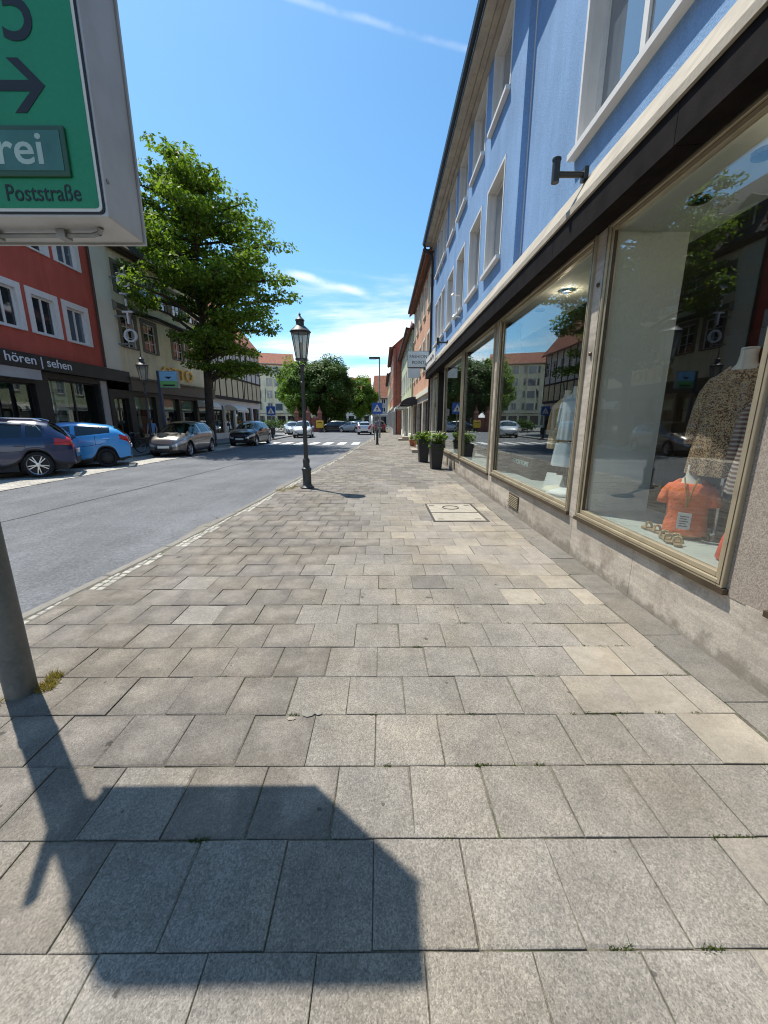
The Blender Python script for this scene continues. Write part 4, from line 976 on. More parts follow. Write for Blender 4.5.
def build_timbered():
    P0 = (-14.25, 34.4); P1 = (-14.25, 47.8); F = Facade(P0, P1); W = F.w
    b = thing('half_timbered_house', 'half timbered house with dark beams and cream panels behind the tall tree', 'building', (-18, 41, 0))
    F.wall(b, 'upper_wall', 'infill', 3.55, 5.55); F.wall(b, 'upper_wall', 'infill_white', 5.55, 9.2, [(1.0+i*1.9, 1.9+i*1.9, 6.6, 8.0, 0.1) for i in range(7)])
    for i in range(7): F.window(b, 1.0+i*1.9, 1.9+i*1.9, 6.6, 8.0, depth=0.08, nx=2, nz=2, sill='timber')
    n = 10
    for i in range(n):
        u = 0.07+i*(W-0.14)/(n-1)
        mb = MB(); mb.fbox(F, u-0.08, u+0.08, 0.0, 0.035, 3.75, 9.1); mb.build('post', 'timber', b)
    for z, h in ((3.5,0.25),(5.45,0.18),(9.0,0.2)):
        mb = MB(); mb.fbox(F, -0.02, W+0.02, 0.0, 0.05, z, z+h); mb.build('beam', 'timber', b)
    for i in (0, 5, 10):
        u = i*(W-0.14)/(n-1)
        mb = MB(); mb.extrude([Vector(F.p(u+0.2,0.002,3.8)), Vector(F.p(u+0.36,0.002,3.8)), Vector(F.p(u+0.98,0.002,5.4)), Vector(F.p(u+0.82,0.002,5.4))], Vector((F.n.x*0.03,F.n.y*0.03,0))); mb.build('brace', 'timber', b)
    g = [(0.4+i*2.65, 2.6+i*2.65, 0.5, 2.9, 0.3) for i in range(5)]
    F.wall(b, 'ground_floor', 'white_render', 0, 3.5, g, d=-0.25, back=0.4)
    for o in g: F.window(b, *o[:4], depth=0.2, d=-0.25, nx=2, fr='bronze', name='shop_window', pane='carshop', room=1.3)
    F.shell(b, 'infill_white', 0, 9.2, 9); F.roof(b, 'roof_red', 9.4, 5.5, 9, gable='infill_white', over=0.5)
    awning('awning', 'small white awning on the half timbered house', Facade((-14.0,34.4),(-14.0,47.8)), 1.9, 5.0, 3.0, 1.0, 'awning_white')
    awning('awning', 'white awning at the corner of the cream house by the tree trunk', Facade((-14.5,30.5),(-14.2,34.2)), 1.2, 3.2, 3.15, 0.9, 'awning_white')
build_timbered()

# ------------------------------------------------------------------ the far end of the street
def plain_house(name, label, p0, p1, h, wallm, roofm, floors, nwin, depth, trim='white_trim', rise=5, ground=3.2, bays=(), winw=1.0, over=0.4):
    c = ((p0[0]+p1[0])/2, (p0[1]+p1[1])/2, 0)
    b = thing(name, label, 'building', c); F = Facade(p0, p1); W = F.w; ops = []
    step = (h-ground)/floors
    for fl in range(floors):
        z0 = ground+step*0.28+fl*step
        for i in range(nwin): cc = W*(i+0.5)/nwin; ops.append((cc-winw/2, cc+winw/2, z0, z0+step*0.56, 0.12))
    g = [(W*i/nwin+0.25, W*(i+1)/nwin-0.25, 0.5, ground-0.6, 0.2) for i in range(nwin)]
    F.wall(b, 'wall', wallm, 0, h, ops+g)
    for o in ops: F.window(b, *o[:4], depth=0.1, nx=2, sill=trim, surround=trim, su=0.09, pane='pane_blue' if (o[0]*7) % 2 < 0.8 else 'pane')
    for o in g: F.window(b, *o[:4], depth=0.15, nx=2, fr='bronze', name='shop_window')
    for u0, u1 in bays:
        mb = MB(); mb.extrude([Vector(F.p(u0,0.0,ground)), Vector(F.p(u0+0.35,0.8,ground)), Vector(F.p(u1-0.35,0.8,ground)), Vector(F.p(u1,0.0,ground))], (0,0,h-ground-0.4)); by = mb.build('bay', wallm, b)
        for fl in range(floors):
            z0 = ground+step*0.25+fl*step
            w = MB(); w.fbox(F, u0+0.45, u1-0.45, 0.8, 0.84, z0, z0+step*0.55); w.build('pane', 'pane_blue', by)
            w = MB(); w.fbox(F, u0+0.40, u1-0.40, 0.78, 0.88, z0-0.1, z0-0.001); w.build('sill', trim, by)
    mb = MB(); mb.fbox(F, 0, W, -0.1, over, h, h+0.2); mb.fbox(F, 0, W, 0, 0.1, ground-0.2, ground); mb.build('cornice', trim, b)
    F.shell(b, wallm, 0, h, depth); F.roof(b, roofm, h+0.25, rise, depth, over=over, gable=wallm)
    return b, F
plain_house('corner_house', 'cream corner house with bay windows beyond the half timbered house', (-34, 92), (-20.3, 96), 14.0, 'cream', 'roof_red', 4, 6, 11, rise=3, bays=((3.5,6.0),(9.0,11.5)), trim='cornice')
plain_house('gable_house', 'beige house with red tiled roof behind the park trees', (-19.6, 104), (-10.5, 104), 6.0, 'cream', 'roof_red', 2, 6, 10)
plain_house('gable_house', 'white house with brown roof glimpsed under the park trees', (-10, 96), (-2.8, 96), 6.5, 'white_render', 'roof_red', 1, 4, 9, rise=5)
plain_house('gable_house', 'grey brown gabled house closing the end of the street', (-2.6, 110), (5.5, 109), 7.5, 'grey_wall', 'roof_red', 2, 4, 10, rise=6)
# red sandstone gate piers and wall of the park
w = thing('park_gate', 'red sandstone gate with pointed piers under the dark round tree', 'gate', (-10.2, 59.5, 0))
for x in (-12.6, -10.9, -9.2):
    mb = MB(); mb.box(x-0.3,x+0.3,59.2,59.8,0,2.6); mb.build('pier', 'sandstone', w); mb = MB(); mb.lathe([(0.45,2.6),(0.45,2.72),(0.25,3.0),(0.02,3.7)], 4, (x,59.5,0)); mb.build('pier_cap', 'sandstone', w)
for x in (-12.3, -10.6):
    mb = MB(); mb.box(x,x+1.4,59.4,59.6,0,2.0); mb.build('panel', 'sandstone', w)
w = thing('park_wall', 'low dark stone wall along the edge of the park', 'wall', (-6.5, 62, 0))
mb = MB()
for i in range(9): mb.box(-9.0+i*0.62,-8.4+i*0.62,61.6,62.0,0,0.8+0.03*(i%3))
mb.build('stone_course', 'sandstone', w); mb = MB(); mb.box(-9.0,-3.4,61.55,62.05,0.87,0.97); mb.build('coping', 'grey_wall', w)
w = thing('post_box', 'yellow box on a foot in front of the park wall', 'post box', (-8.9, 57.5, 0))
mb = MB(); mb.box(-9.4,-8.4,57.2,57.8,0.55,1.55); mb.build('body', 'yellow_box', w, bevel=0.05); mb = MB(); mb.box(-9.0,-8.8,57.4,57.6,-0.1,0.55); mb.build('foot', 'black_metal', w); mb = MB(); mb.box(-9.2,-8.6,57.17,57.2,1.25,1.33); mb.build('slot', 'black_metal', w)

# ------------------------------------------------------------------ street furniture
def guide_sign():
    px, py = -2.245, 2.12
    s = thing('parking_guide_sign', 'green parking guidance sign box with black arrow on a thick grey pole', 'sign', (px, py, 0))
    mb = MB(); mb.lathe([(0.080,-0.05),(0.080,1.15),(0.076,1.15),(0.076,4.05),(0.0,4.06)], 24, (px,py,0)); mb.build('pole', 'pole', s, smooth='auto')
    mb = MB(); mb.lathe([(0.082,1.10),(0.084,1.12),(0.084,1.18),(0.082,1.20)], 24, (px,py,0)); mb.build('pole_collar', 'galv', s, smooth='auto')
    x0, x1, y0, y1, z0, z1 = -2.165, -1.195, 1.966, 2.225, 2.515, 3.80
    mb = MB(); mb.box(x0,x1,y0,y1,z0,z1); bx = mb.build('box', 'alu', s, bevel=0.006)
    mb = MB(); mb.box(x0-0.008,x1+0.008,y1+0.0005,y1+0.014,z0-0.008,z1+0.008); mb.build('back_lip', 'alu', bx)
    mb = MB(); mb.path([(x0+0.1,2.10,z0-0.004),(x0+0.12,2.10,z0-0.02),(x1-0.16,2.09,z0-0.02),(x1-0.12,2.075,z0-0.018),(x1-0.10,2.06,z0-0.002)],[0.011]*5,8); mb.build('conduit', 'galv', bx, smooth='auto')
    for x in (x0+0.35, x1-0.3):
        mb = MB(); mb.box(x-0.02,x+0.02,2.07,2.12,z0-0.035,z0-0.001); mb.build('conduit_clip', 'galv', bx)
    def plate(d, inset, m, name, par, r=0.02, zb=0.0):
        mb = MB(); a0, a1, b0, b1 = x0+inset, x1-inset, z0+inset+zb, z1-inset; pts = []
        for (cx, cz, s0) in ((a1-r,b1-r,0),(a0+r,b1-r,90),(a0+r,b0+r,180),(a1-r,b0+r,270)):
            for k in range(5): q = R(s0+k*22.5); pts.append((cx+r*math.cos(q), y0-d, cz+r*math.sin(q)))
        mb.extrude([Vector(p) for p in pts], (0,0.004,0)); return mb.build(name, m, par)
    plate(0.0045, 0.010, 'sign_black', 'rim', s, 0.022); plate(0.0075, 0.018, 'sign_white', 'border', s, 0.02); fp = plate(0.0105, 0.030, 'green', 'face', s, 0.016)
    yf = y0-0.0112
    # arrow
    mb = MB(); tip = -1.372; z = 2.977; t = 0.0185; L_ = 0.15
    pts = [(tip,z),(tip-0.092,z+0.092),(tip-0.140,z+0.092),(tip-0.062,z+t),(-1.95,z+t),(-1.95,z-t),(tip-0.062,z-t),(tip-0.140,z-0.092),(tip-0.092,z-0.092)]
    mb.extrude([Vector((a, yf-0.0015, c)) for a, c in pts], (0,0.0012,0)); mb.build('arrow', 'sign_black', fp)
    # message window
    mb = MB(); mb.box(-2.05,-1.318,yf-0.012,yf,2.655,2.838); dp = mb.build('message_frame', 'bronze_green', fp, bevel=0.006)
    mb = MB(); mb.box(-2.03,-1.338,yf-0.0145,yf-0.0121,2.675,2.818); mb.build('message_panel', 'display_panel', fp)
    B = lambda x, z, d: basis((x-px, yf-d-py, z), (1,0,0), (0,0,1), (0,-1,0))
    text('frei', 0.165, 'lettering', 'dull_white', fp, B(-1.408, 2.70, 0.0150), 0.0005, 'RIGHT', 0.002, 1.15)
    text('Poststraße', 0.088, 'lettering', 'sign_black', fp, B(-1.292, 2.571, 0.0012), 0.0005, 'RIGHT', 0.0004, 0.86)
    text('5', 0.33, 'lettering', 'sign_black', fp, B(-1.362, 3.125, 0.0012), 0.0005, 'RIGHT', 0.0, 0.95)
    for z in (2.75, 3.5):
        mb = MB(); mb.box(px+0.02,x0+0.001,py-0.05,py+0.05,z-0.05,z+0.05); mb.lathe([(0.088,z-0.045),(0.088,z+0.045)],20,(px,py,0)); mb.build('clamp', 'galv', s)
    mb = MB(); mb.extrude([Vector((px-0.012,py-0.07,2.42)),Vector((px-0.012,py-0.07,2.62)),Vector((px-0.012,py-0.20,2.9)),Vector((px-0.012,py-0.24,2.86))],(0.024,0,0)); mb.build('strut', 'galv', s)
    mb = MB(); mb.extrude([Vector((px+0.07,py-0.012,2.30)),Vector((px+0.07,py-0.012,2.46)),Vector((px+0.20,py-0.012,2.515)),Vector((px+0.26,py-0.012,2.515))],(0,0.024,0)); mb.build('strut', 'galv', s)
    for zz, yy in ((2.66,1.99),(3.45,1.99)):
        mb = MB(); mb.tube((x1,yy,zz),(x1+0.004,yy,zz),0.009,n=8); mb.build('screw', 'galv', bx)
    for k in range(2):
        mb = MB(); mb.tube((px+0.07,py-0.02,1.75+k*0.3),(px+0.135,py-0.02,1.75+k*0.3),0.012); mb.build('bolt', 'galv', s)
M['bronze_green'] = mat('message_frame', (0.03, 0.10, 0.06), 0.5)
guide_sign()

def lantern(label, loc, sc_=1.0, finial=0.0):
    x, y, z0 = loc
    s = thing('street_lantern', label, 'street lamp', loc)
    P = lambda prof: [(r*sc_, z*sc_) for r, z in prof]
    mb = MB(); mb.lathe(P([(0.17,0),(0.17,0.035),(0.13,0.06),(0.105,0.10),(0.105,0.42),(0.12,0.46),(0.12,0.49),(0.085,0.52),(0.075,0.60),(0.085,0.64),(0.085,0.70),(0.06,0.74)]), 12, loc); mb.build('base', 'iron', s, smooth='auto')
    mb = MB(); mb.lathe(P([(0.055,0.73),(0.05,1.45),(0.062,1.47),(0.062,1.50),(0.047,1.52),(0.042,2.45),(0.058,2.47),(0.058,2.51),(0.04,2.53),(0.038,2.82),(0.055,2.86),(0.03,2.90)]), 12, loc); mb.build('shaft', 'iron', s, smooth='auto')
    # cage: hexagonal tapered lantern
    n = 6; r0, r1, za, zb = 0.125, 0.215, 3.02, 3.58
    mb = MB()
    for i in range(4): q = R(45+90*i); mb.path([(x+0.03*sc_*math.cos(q),y+0.03*sc_*math.sin(q),z0+2.86*sc_),(x+0.12*sc_*math.cos(q),y+0.12*sc_*math.sin(q),z0+2.93*sc_),(x+0.13*sc_*math.cos(q),y+0.13*sc_*math.sin(q),z0+3.02*sc_)],[0.012*sc_]*3,6)
    mb.lathe(P([(0.15,3.0),(0.15,3.03)]), n, loc); mb.lathe(P([(0.23,3.575),(0.23,3.60)]), n, loc)
    for i in range(n):
        q = 2*math.pi*(i+0.5)/n; mb.tube((x+r0*sc_*math.cos(q),y+r0*sc_*math.sin(q),z0+za*sc_),(x+r1*sc_*math.cos(q),y+r1*sc_*math.sin(q),z0+zb*sc_),0.011*sc_,n=6)
    cg = mb.build('cage', 'iron', s)
    for i in range(n):
        a, b = 2*math.pi*(i+0.5)/n, 2*math.pi*(i+1.5)/n; k = 0.97*sc_
        mb = MB(); mb.quad((x+r0*k*math.cos(a),y+r0*k*math.sin(a),z0+za*sc_),(x+r0*k*math.cos(b),y+r0*k*math.sin(b),z0+za*sc_),(x+r1*k*math.cos(b),y+r1*k*math.sin(b),z0+zb*sc_),(x+r1*k*math.cos(a),y+r1*k*math.sin(a),z0+zb*sc_)); mb.build('pane', 'milk_pane', cg)
    mb = MB(); mb.lathe(P([(0.242,3.60),(0.242,3.615),(0.185,3.67),(0.115,3.73),(0.09,3.75),(0.09,3.83),(0.105,3.84),(0.105,3.86),(0.06,3.90),(0.03,3.93),(0.02,3.95),(0.028,3.98),(0.0,4.02+finial)]), n*2, loc); mb.build('hood', 'iron', s, smooth='auto')
    mb = MB(); mb.lathe(P([(0.03,3.05),(0.04,3.1),(0.04,3.35),(0.0,3.4)]), 8, loc); mb.build('bulb', 'milk', s)
    return s
M['milk_pane'] = None
def milk_pane():
    m = bpy.data.materials.new('lantern_pane'); m.use_nodes = True; nt = m.node_tree; N = nt.nodes; L = nt.links; N.clear()
    o = N.new('ShaderNodeOutputMaterial'); a = N.new('ShaderNodeMixShader'); a.inputs[0].default_value = 0.55
    t = N.new('ShaderNodeBsdfTransparent'); t.inputs[0].default_value = (0.8,0.8,0.75,1); tr = N.new('ShaderNodeBsdfTranslucent'); tr.inputs[0].default_value = (0.62,0.62,0.57,1)
    df = N.new('ShaderNodeBsdfPrincipled'); df.inputs['Base Color'].default_value = (0.45,0.45,0.42,1); df.inputs['Roughness'].default_value = 0.15
    b = N.new('ShaderNodeMixShader'); b.inputs[0].default_value = 0.45; L.new(tr.outputs[0], b.inputs[1]); L.new(df.outputs[0], b.inputs[2])
    L.new(t.outputs[0], a.inputs[1]); L.new(b.outputs[0], a.inputs[2]); L.new(a.outputs[0], o.inputs[0]); return m
M['milk_pane'] = milk_pane()
lantern('dark iron street lantern on the near kerb in front of the parked cars', (-1.86, 9.62, 0))
lantern('dark street lantern in front of the cream house across the road', (-11.75, 20.3, 0), 1.18, 0.45)

def zebra_sign(label, loc, h, size, sleeve=True):
    x, y, z = loc
    s = thing('crossing_sign', label, 'traffic sign', loc)
    mb = MB(); mb.tube((x,y,z-0.1),(x,y,h+size/2),0.035,n=10); mb.build('post', 'galv', s, smooth='auto')
    if sleeve: mb = MB(); mb.lathe([(0.12,-0.05),(0.12,0.05),(0.085,0.10),(0.085,0.95),(0.05,1.0)],12,(x,y,z)); mb.build('post_sleeve', 'black_metal', s, smooth='auto')
    q = size/2; yf = y-0.05
    mb = MB(); mb.box(x-q,x+q,yf,yf+0.015,h-q,h+q); pl = mb.build('plate', 'sign_blue', s, bevel=0.004)
    mb = MB(); e = q*0.80
    mb.extrude([Vector((x-e*0.95,yf-0.004,h-e*0.72)),Vector((x+e*0.95,yf-0.004,h-e*0.72)),Vector((x,yf-0.004,h+e*0.92))],(0,0.003,0)); mb.build('triangle', 'sign_white', pl)
    f = yf-0.0075; k = q*0.9
    mb = MB()
    for a, b, r in (((0.0,0.10),(0.02,-0.20),0.10),((0.02,-0.20),(0.22,-0.50),0.06),((0.0,-0.20),(-0.22,-0.50),0.06),((0.0,0.05),(0.20,-0.12),0.045),((0.0,0.05),(-0.18,-0.10),0.045)):
        d = Vector((b[0]-a[0],0,b[1]-a[1])).normalized(); n_ = Vector((-d.z,0,d.x))*r*k; p = Vector((x+a[0]*k,f,h+a[1]*k)); q_ = Vector((x+b[0]*k,f,h+b[1]*k))
        mb.extrude([p-n_, p+n_, q_+n_, q_-n_], (0,0.003,0))
    mb.extrude([Vector((x+0.01*k+0.09*k*math.cos(t*math.pi/4),f,h+0.26*k+0.09*k*math.sin(t*math.pi/4))) for t in range(8)],(0,0.003,0)); mb.build('walking_figure', 'sign_black', pl)
    return s
zebra_sign('blue pedestrian crossing sign on the right pavement', (-0.32, 27.2, 0), 2.42, 0.72)
zebra_sign('blue pedestrian crossing sign on the far left pavement corner', (-9.95, 36.2, 0), 2.45, 0.80)
def plain_post():
    s = thing('steel_post', 'plain grey steel post with small sign behind the right crossing sign', 'post', (-0.62, 33.4, 0))
    mb = MB(); mb.tube((-0.62,33.4,-0.1),(-0.62,33.4,2.6),0.035,n=8); mb.build('post', 'galv', s); mb = MB(); mb.box(-0.85,-0.39,33.46,33.48,2.0,2.55); mb.build('plate', 'galv', s)
plain_post()
def tall_lamp():
    x, y = -0.22, 38.0
    s = thing('tall_street_lamp', 'tall plain street lamp with flat head reaching over the road', 'street lamp', (x,y,0))
    mb = MB(); mb.tube((x,y,-0.1),(x,y,7.15),0.09,0.055,n=12); mb.build('mast', 'galv', s, smooth='auto')
    mb = MB(); mb.box(x-0.95,x+0.06,y-0.16,y+0.16,7.1,7.26); mb.build('lamp_head', 'black_metal', s, bevel=0.03)
    mb = MB(); mb.box(x-0.9,x-0.3,y-0.12,y+0.12,7.07,7.1); mb.build('lens', 'milk', s)
tall_lamp()
def light_box():
    x, y = -11.55, 21.3
    s = thing('light_box_sign', 'blue and green illuminated style panel on a dark post before the cream house', 'sign', (x,y,0))
    mb = MB(); mb.box(x-0.07,x+0.07,y-0.07,y+0.07,0,4.12); mb.build('post', 'steel_blue', s)
    mb = MB(); mb.box(x+0.07,x+1.02,y-0.1,y+0.1,3.25,4.12); bx = mb.build('case', 'galv', s, bevel=0.02)
    mb = MB(); mb.box(x+0.11,x+0.98,y-0.112,y-0.1005,3.62,4.07); mb.build('picture_sky', 'ad_blue', bx); mb = MB(); mb.box(x+0.11,x+0.98,y-0.112,y-0.1005,3.30,3.619); mb.build('picture_field', 'ad_green', bx)
    mb = MB(); mb.extrude([Vector((x+0.35,y-0.116,3.82)),Vector((x+0.55,y-0.116,3.70)),Vector((x+0.75,y-0.116,3.82))],(0,0.003,0)); mb.build('dark_arrow', 'shop_dark', bx)
    mb = MB(); mb.box(x+0.25,x+0.85,y-0.116,y-0.113,3.36,3.44); mb.build('dark_band', 'shop_dark', bx)
M['steel_blue'] = mat('post_blue_grey', (0.05, 0.06, 0.09), 0.5)
light_box()

def bicycle():
    s = thing('bicycle', 'dark bicycle parked by the cream house shop behind the blue car', 'bicycle', (-12.6, 19.9, 0), R(70))
    for x in (-0.52, 0.52):
        mb = MB(); mb.torus((x,0,0.35),(0,1,0),0.325,0.02,28,6); w = mb.build('wheel', 'tyre', s, local=True, smooth=True)
        mb = MB(); mb.torus((x,0,0.35),(0,1,0),0.298,0.01,28,6); mb.lathe([(0.02,-0.03),(0.02,0.03)],8,(x,0,0.35))
        for i in range(14): q = 2*math.pi*i/14; mb.tube((x,0,0.35),(x+0.3*math.cos(q),0,0.35+0.3*math.sin(q)),0.002,n=3,caps=False)
        mb.build('rim', 'rim', w, local=True)
    mb = MB()
    for a, b, r in (((-0.52,0,0.35),(-0.12,0,0.35),0.012),((-0.12,0,0.35),(-0.25,0,0.85),0.016),((-0.52,0,0.35),(-0.23,0,0.78),0.01),((-0.22,0,0.76),(0.36,0,0.82),0.016),((-0.12,0,0.35),(0.38,0,0.74),0.018),((0.36,0,0.88),(0.42,0,0.68),0.018),((0.42,0,0.68),(0.52,0,0.35),0.014)): mb.tube(a,b,r,n=8)
    mb.build('frame', 'shop_dark', s, local=True)
    mb = MB(); mb.tube((0.36,0,0.88),(0.33,0,1.0),0.014); mb.path([(0.22,-0.28,1.0),(0.34,-0.2,1.02),(0.33,0,1.0),(0.34,0.2,1.02),(0.22,0.28,1.0)],[0.013]*5,8); mb.build('handlebar', 'rim', s, local=True)
    mb = MB(); mb.loft([[(-0.40,-0.08,0.87),(-0.40,0.08,0.87),(-0.40,0.08,0.92),(-0.40,-0.08,0.92)],[(-0.25,-0.06,0.88),(-0.25,0.06,0.88),(-0.25,0.06,0.92),(-0.25,-0.06,0.92)],[(-0.12,-0.02,0.88),(-0.12,0.02,0.88),(-0.12,0.02,0.91),(-0.12,-0.02,0.91)]]); mb.build('saddle', 'shop_dark', s, local=True)
bicycle()

# ------------------------------------------------------------------ people by the cream shop
def person(label, loc, rz, shirt, stride):
    joints = {'pelvis':(0,0,0.95,0.15),'waist':(0,0,1.08,0.13),'chest':(0,0,1.30,0.155),'neck0':(0,0,1.47,0.065),'neck':(0.01,0,1.52,0.055),'head':(0.02,0,1.62,0.085),'crown':(0.02,0,1.72,0.075)}
    edges = [('pelvis','waist'),('waist','chest'),('chest','neck0'),('neck0','neck'),('neck','head'),('head','crown')]
    joints['nose'] = (0.115,0,1.615,0.016); edges.append(('head','nose'))
    for s_, sg in (('l',1),('r',-1)):
        k = stride*sg
        for nm, p in (('sho',(0,0.17*sg,1.42,0.062)),('elb',(-0.03-k*0.3,0.22*sg,1.15,0.045)),('wri',(0.10-k*0.4,0.22*sg,0.93,0.032)),('pal',(0.13-k*0.4,0.215*sg,0.86,0.034)),
                      ('hip',(0,0.09*sg,0.90,0.095)),('kne',(0.04+k*0.5,0.10*sg,0.50,0.062)),('ank',(0.0+k*0.9,0.10*sg,0.09,0.042)),('toe',(0.16+k*0.9,0.11*sg,0.035,0.034))): joints[nm+s_] = p
        for f in range(4): joints['f%d%s' % (f, s_)] = (0.15-k*0.4+0.01*f, 0.215*sg+(f-1.5)*0.012, 0.775+0.008*abs(f-1.5), 0.0085); edges.append(('pal'+s_, 'f%d%s' % (f, s_)))
        joints['th'+s_] = (0.175-k*0.4, 0.20*sg, 0.83, 0.010); edges.append(('pal'+s_,'th'+s_))
        edges += [('chest','sho'+s_),('sho'+s_,'elb'+s_),('elb'+s_,'wri'+s_),('wri'+s_,'pal'+s_),('pelvis','hip'+s_),('hip'+s_,'kne'+s_),('kne'+s_,'ank'+s_),('ank'+s_,'toe'+s_)]
    keys = list(joints); me = bpy.data.meshes.new('person'); me.from_pydata([joints[k][:3] for k in keys], [(keys.index(a), keys.index(b)) for a, b in edges], [])
    o = bpy.data.objects.new('person', me); COL.objects.link(o); m = o.modifiers.new('skin', 'SKIN'); m.use_smooth_shade = True
    for i, k in enumerate(keys): me.skin_vertices[0].data[i].radius = (joints[k][3],)*2; me.skin_vertices[0].data[i].use_root = (k == 'pelvis')
    o.modifiers.new('sub', 'SUBSURF').levels = 1
    ev = bpy.data.meshes.new_from_object(o.evaluated_get(bpy.context.evaluated_depsgraph_get())); o.modifiers.clear(); o.data = ev
    ev.materials.clear()
    for x in ('skin', shirt, 'jeans', 'tyre'): ev.materials.append(M[x])
    for p in ev.polygons:
        c = p.center; p.use_smooth = True
        p.material_index = 0 if c.z > 1.475 else 3 if c.z < 0.10 else 2 if (c.z < 0.98 and abs(c.y) < 0.185) else 1 if (abs(c.y) < 0.19 or c.z > 1.22) else 0
    o.location = loc; o.rotation_euler = (0,0,rz); tag(o, label, 'person', 'people outside the cream shop')
    mb = MB(); mb.lathe([(0.088,-0.02),(0.102,0.03),(0.098,0.08),(0.07,0.125),(0.0,0.145)], 14, (0.008,0,1.635)); h = mb.build('hair', 'hair', o, local=True, smooth=True)
person('person in a yellow shirt walking past the cream shop window', (-13.2, 24.9, 0), R(100), 'shirt_yellow', 0.25)
person('person in a light blue shirt beside the dark sign post', (-13.5, 23.5, 0), R(-80), 'shirt_blue', 0.15)

# ------------------------------------------------------------------ cars (local: +x nose, +y left, origin on the road under the middle)
def lerp_tab(tab, x):
    if x <= tab[0][0]: return tab[0][1]
    for (a, va), (b, vb) in zip(tab, tab[1:]):
        if x <= b: return va+(vb-va)*(x-a)/(b-a)
    return tab[-1][1]
CAR_TYPES = {
 # top: silhouette (x, z); belt: lower edge of side glass; plan: half width; wb: axle x; r: tyre radius; ws/rs: windscreen and rear screen x ranges; sw: side windows
 'suv': dict(L=4.48, top=[(-2.24,0.80),(-2.18,1.06),(-1.72,1.50),(-1.40,1.575),(-0.4,1.615),(0.25,1.59),(0.62,1.48),(1.28,1.06),(1.85,0.98),(2.12,0.86),(2.24,0.66)],
             belt=[(-2.24,1.02),(-1.6,1.06),(0.9,0.98),(1.3,0.93),(2.24,0.70)], plan=[(-2.24,0.74),(-2.08,0.86),(-1.5,0.925),(1.4,0.925),(1.95,0.86),(2.24,0.62)], roofw=0.62,
             ax=(-1.33,1.33), r=0.355, ws=(0.55,1.26), rs=(-2.12,-1.66), sw=[(-1.55,-1.18),(-1.10,-0.16),(-0.08,0.95)], sill=0.27),
 'hatch': dict(L=4.0, top=[(-2.0,0.74),(-1.95,0.98),(-1.66,1.29),(-1.38,1.38),(-0.5,1.48),(0.02,1.475),(0.38,1.38),(1.10,0.98),(1.62,0.88),(1.88,0.76),(2.0,0.56)],
             belt=[(-2.0,1.06),(-1.5,1.12),(-0.4,0.97),(0.6,0.88),(1.1,0.86),(2.0,0.62)], plan=[(-2.0,0.66),(-1.86,0.78),(-1.3,0.86),(1.2,0.86),(1.75,0.79),(2.0,0.56)], roofw=0.56,
             ax=(-1.24,1.25), r=0.31, ws=(0.36,1.08), rs=(-1.90,-1.55), sw=[(-1.42,-0.42),(-0.34,0.78)], sill=0.21),
 'mpv': dict(L=4.34, top=[(-2.17,0.80),(-2.12,1.04),(-1.80,1.42),(-1.50,1.52),(-0.4,1.58),(0.2,1.55),(0.55,1.46),(1.32,1.04),(1.80,0.92),(2.06,0.80),(2.17,0.58)],
             belt=[(-2.17,1.02),(-1.6,1.02),(0.9,0.93),(1.3,0.90),(2.17,0.64)], plan=[(-2.17,0.70),(-2.02,0.82),(-1.4,0.90),(1.3,0.90),(1.9,0.83),(2.17,0.60)], roofw=0.60,
             ax=(-1.32,1.36), r=0.325, ws=(0.48,1.30), rs=(-2.08,-1.72), sw=[(-1.60,-1.15),(-1.07,-0.12),(-0.04,1.0)], sill=0.22),
}
CAR_CACHE = {}
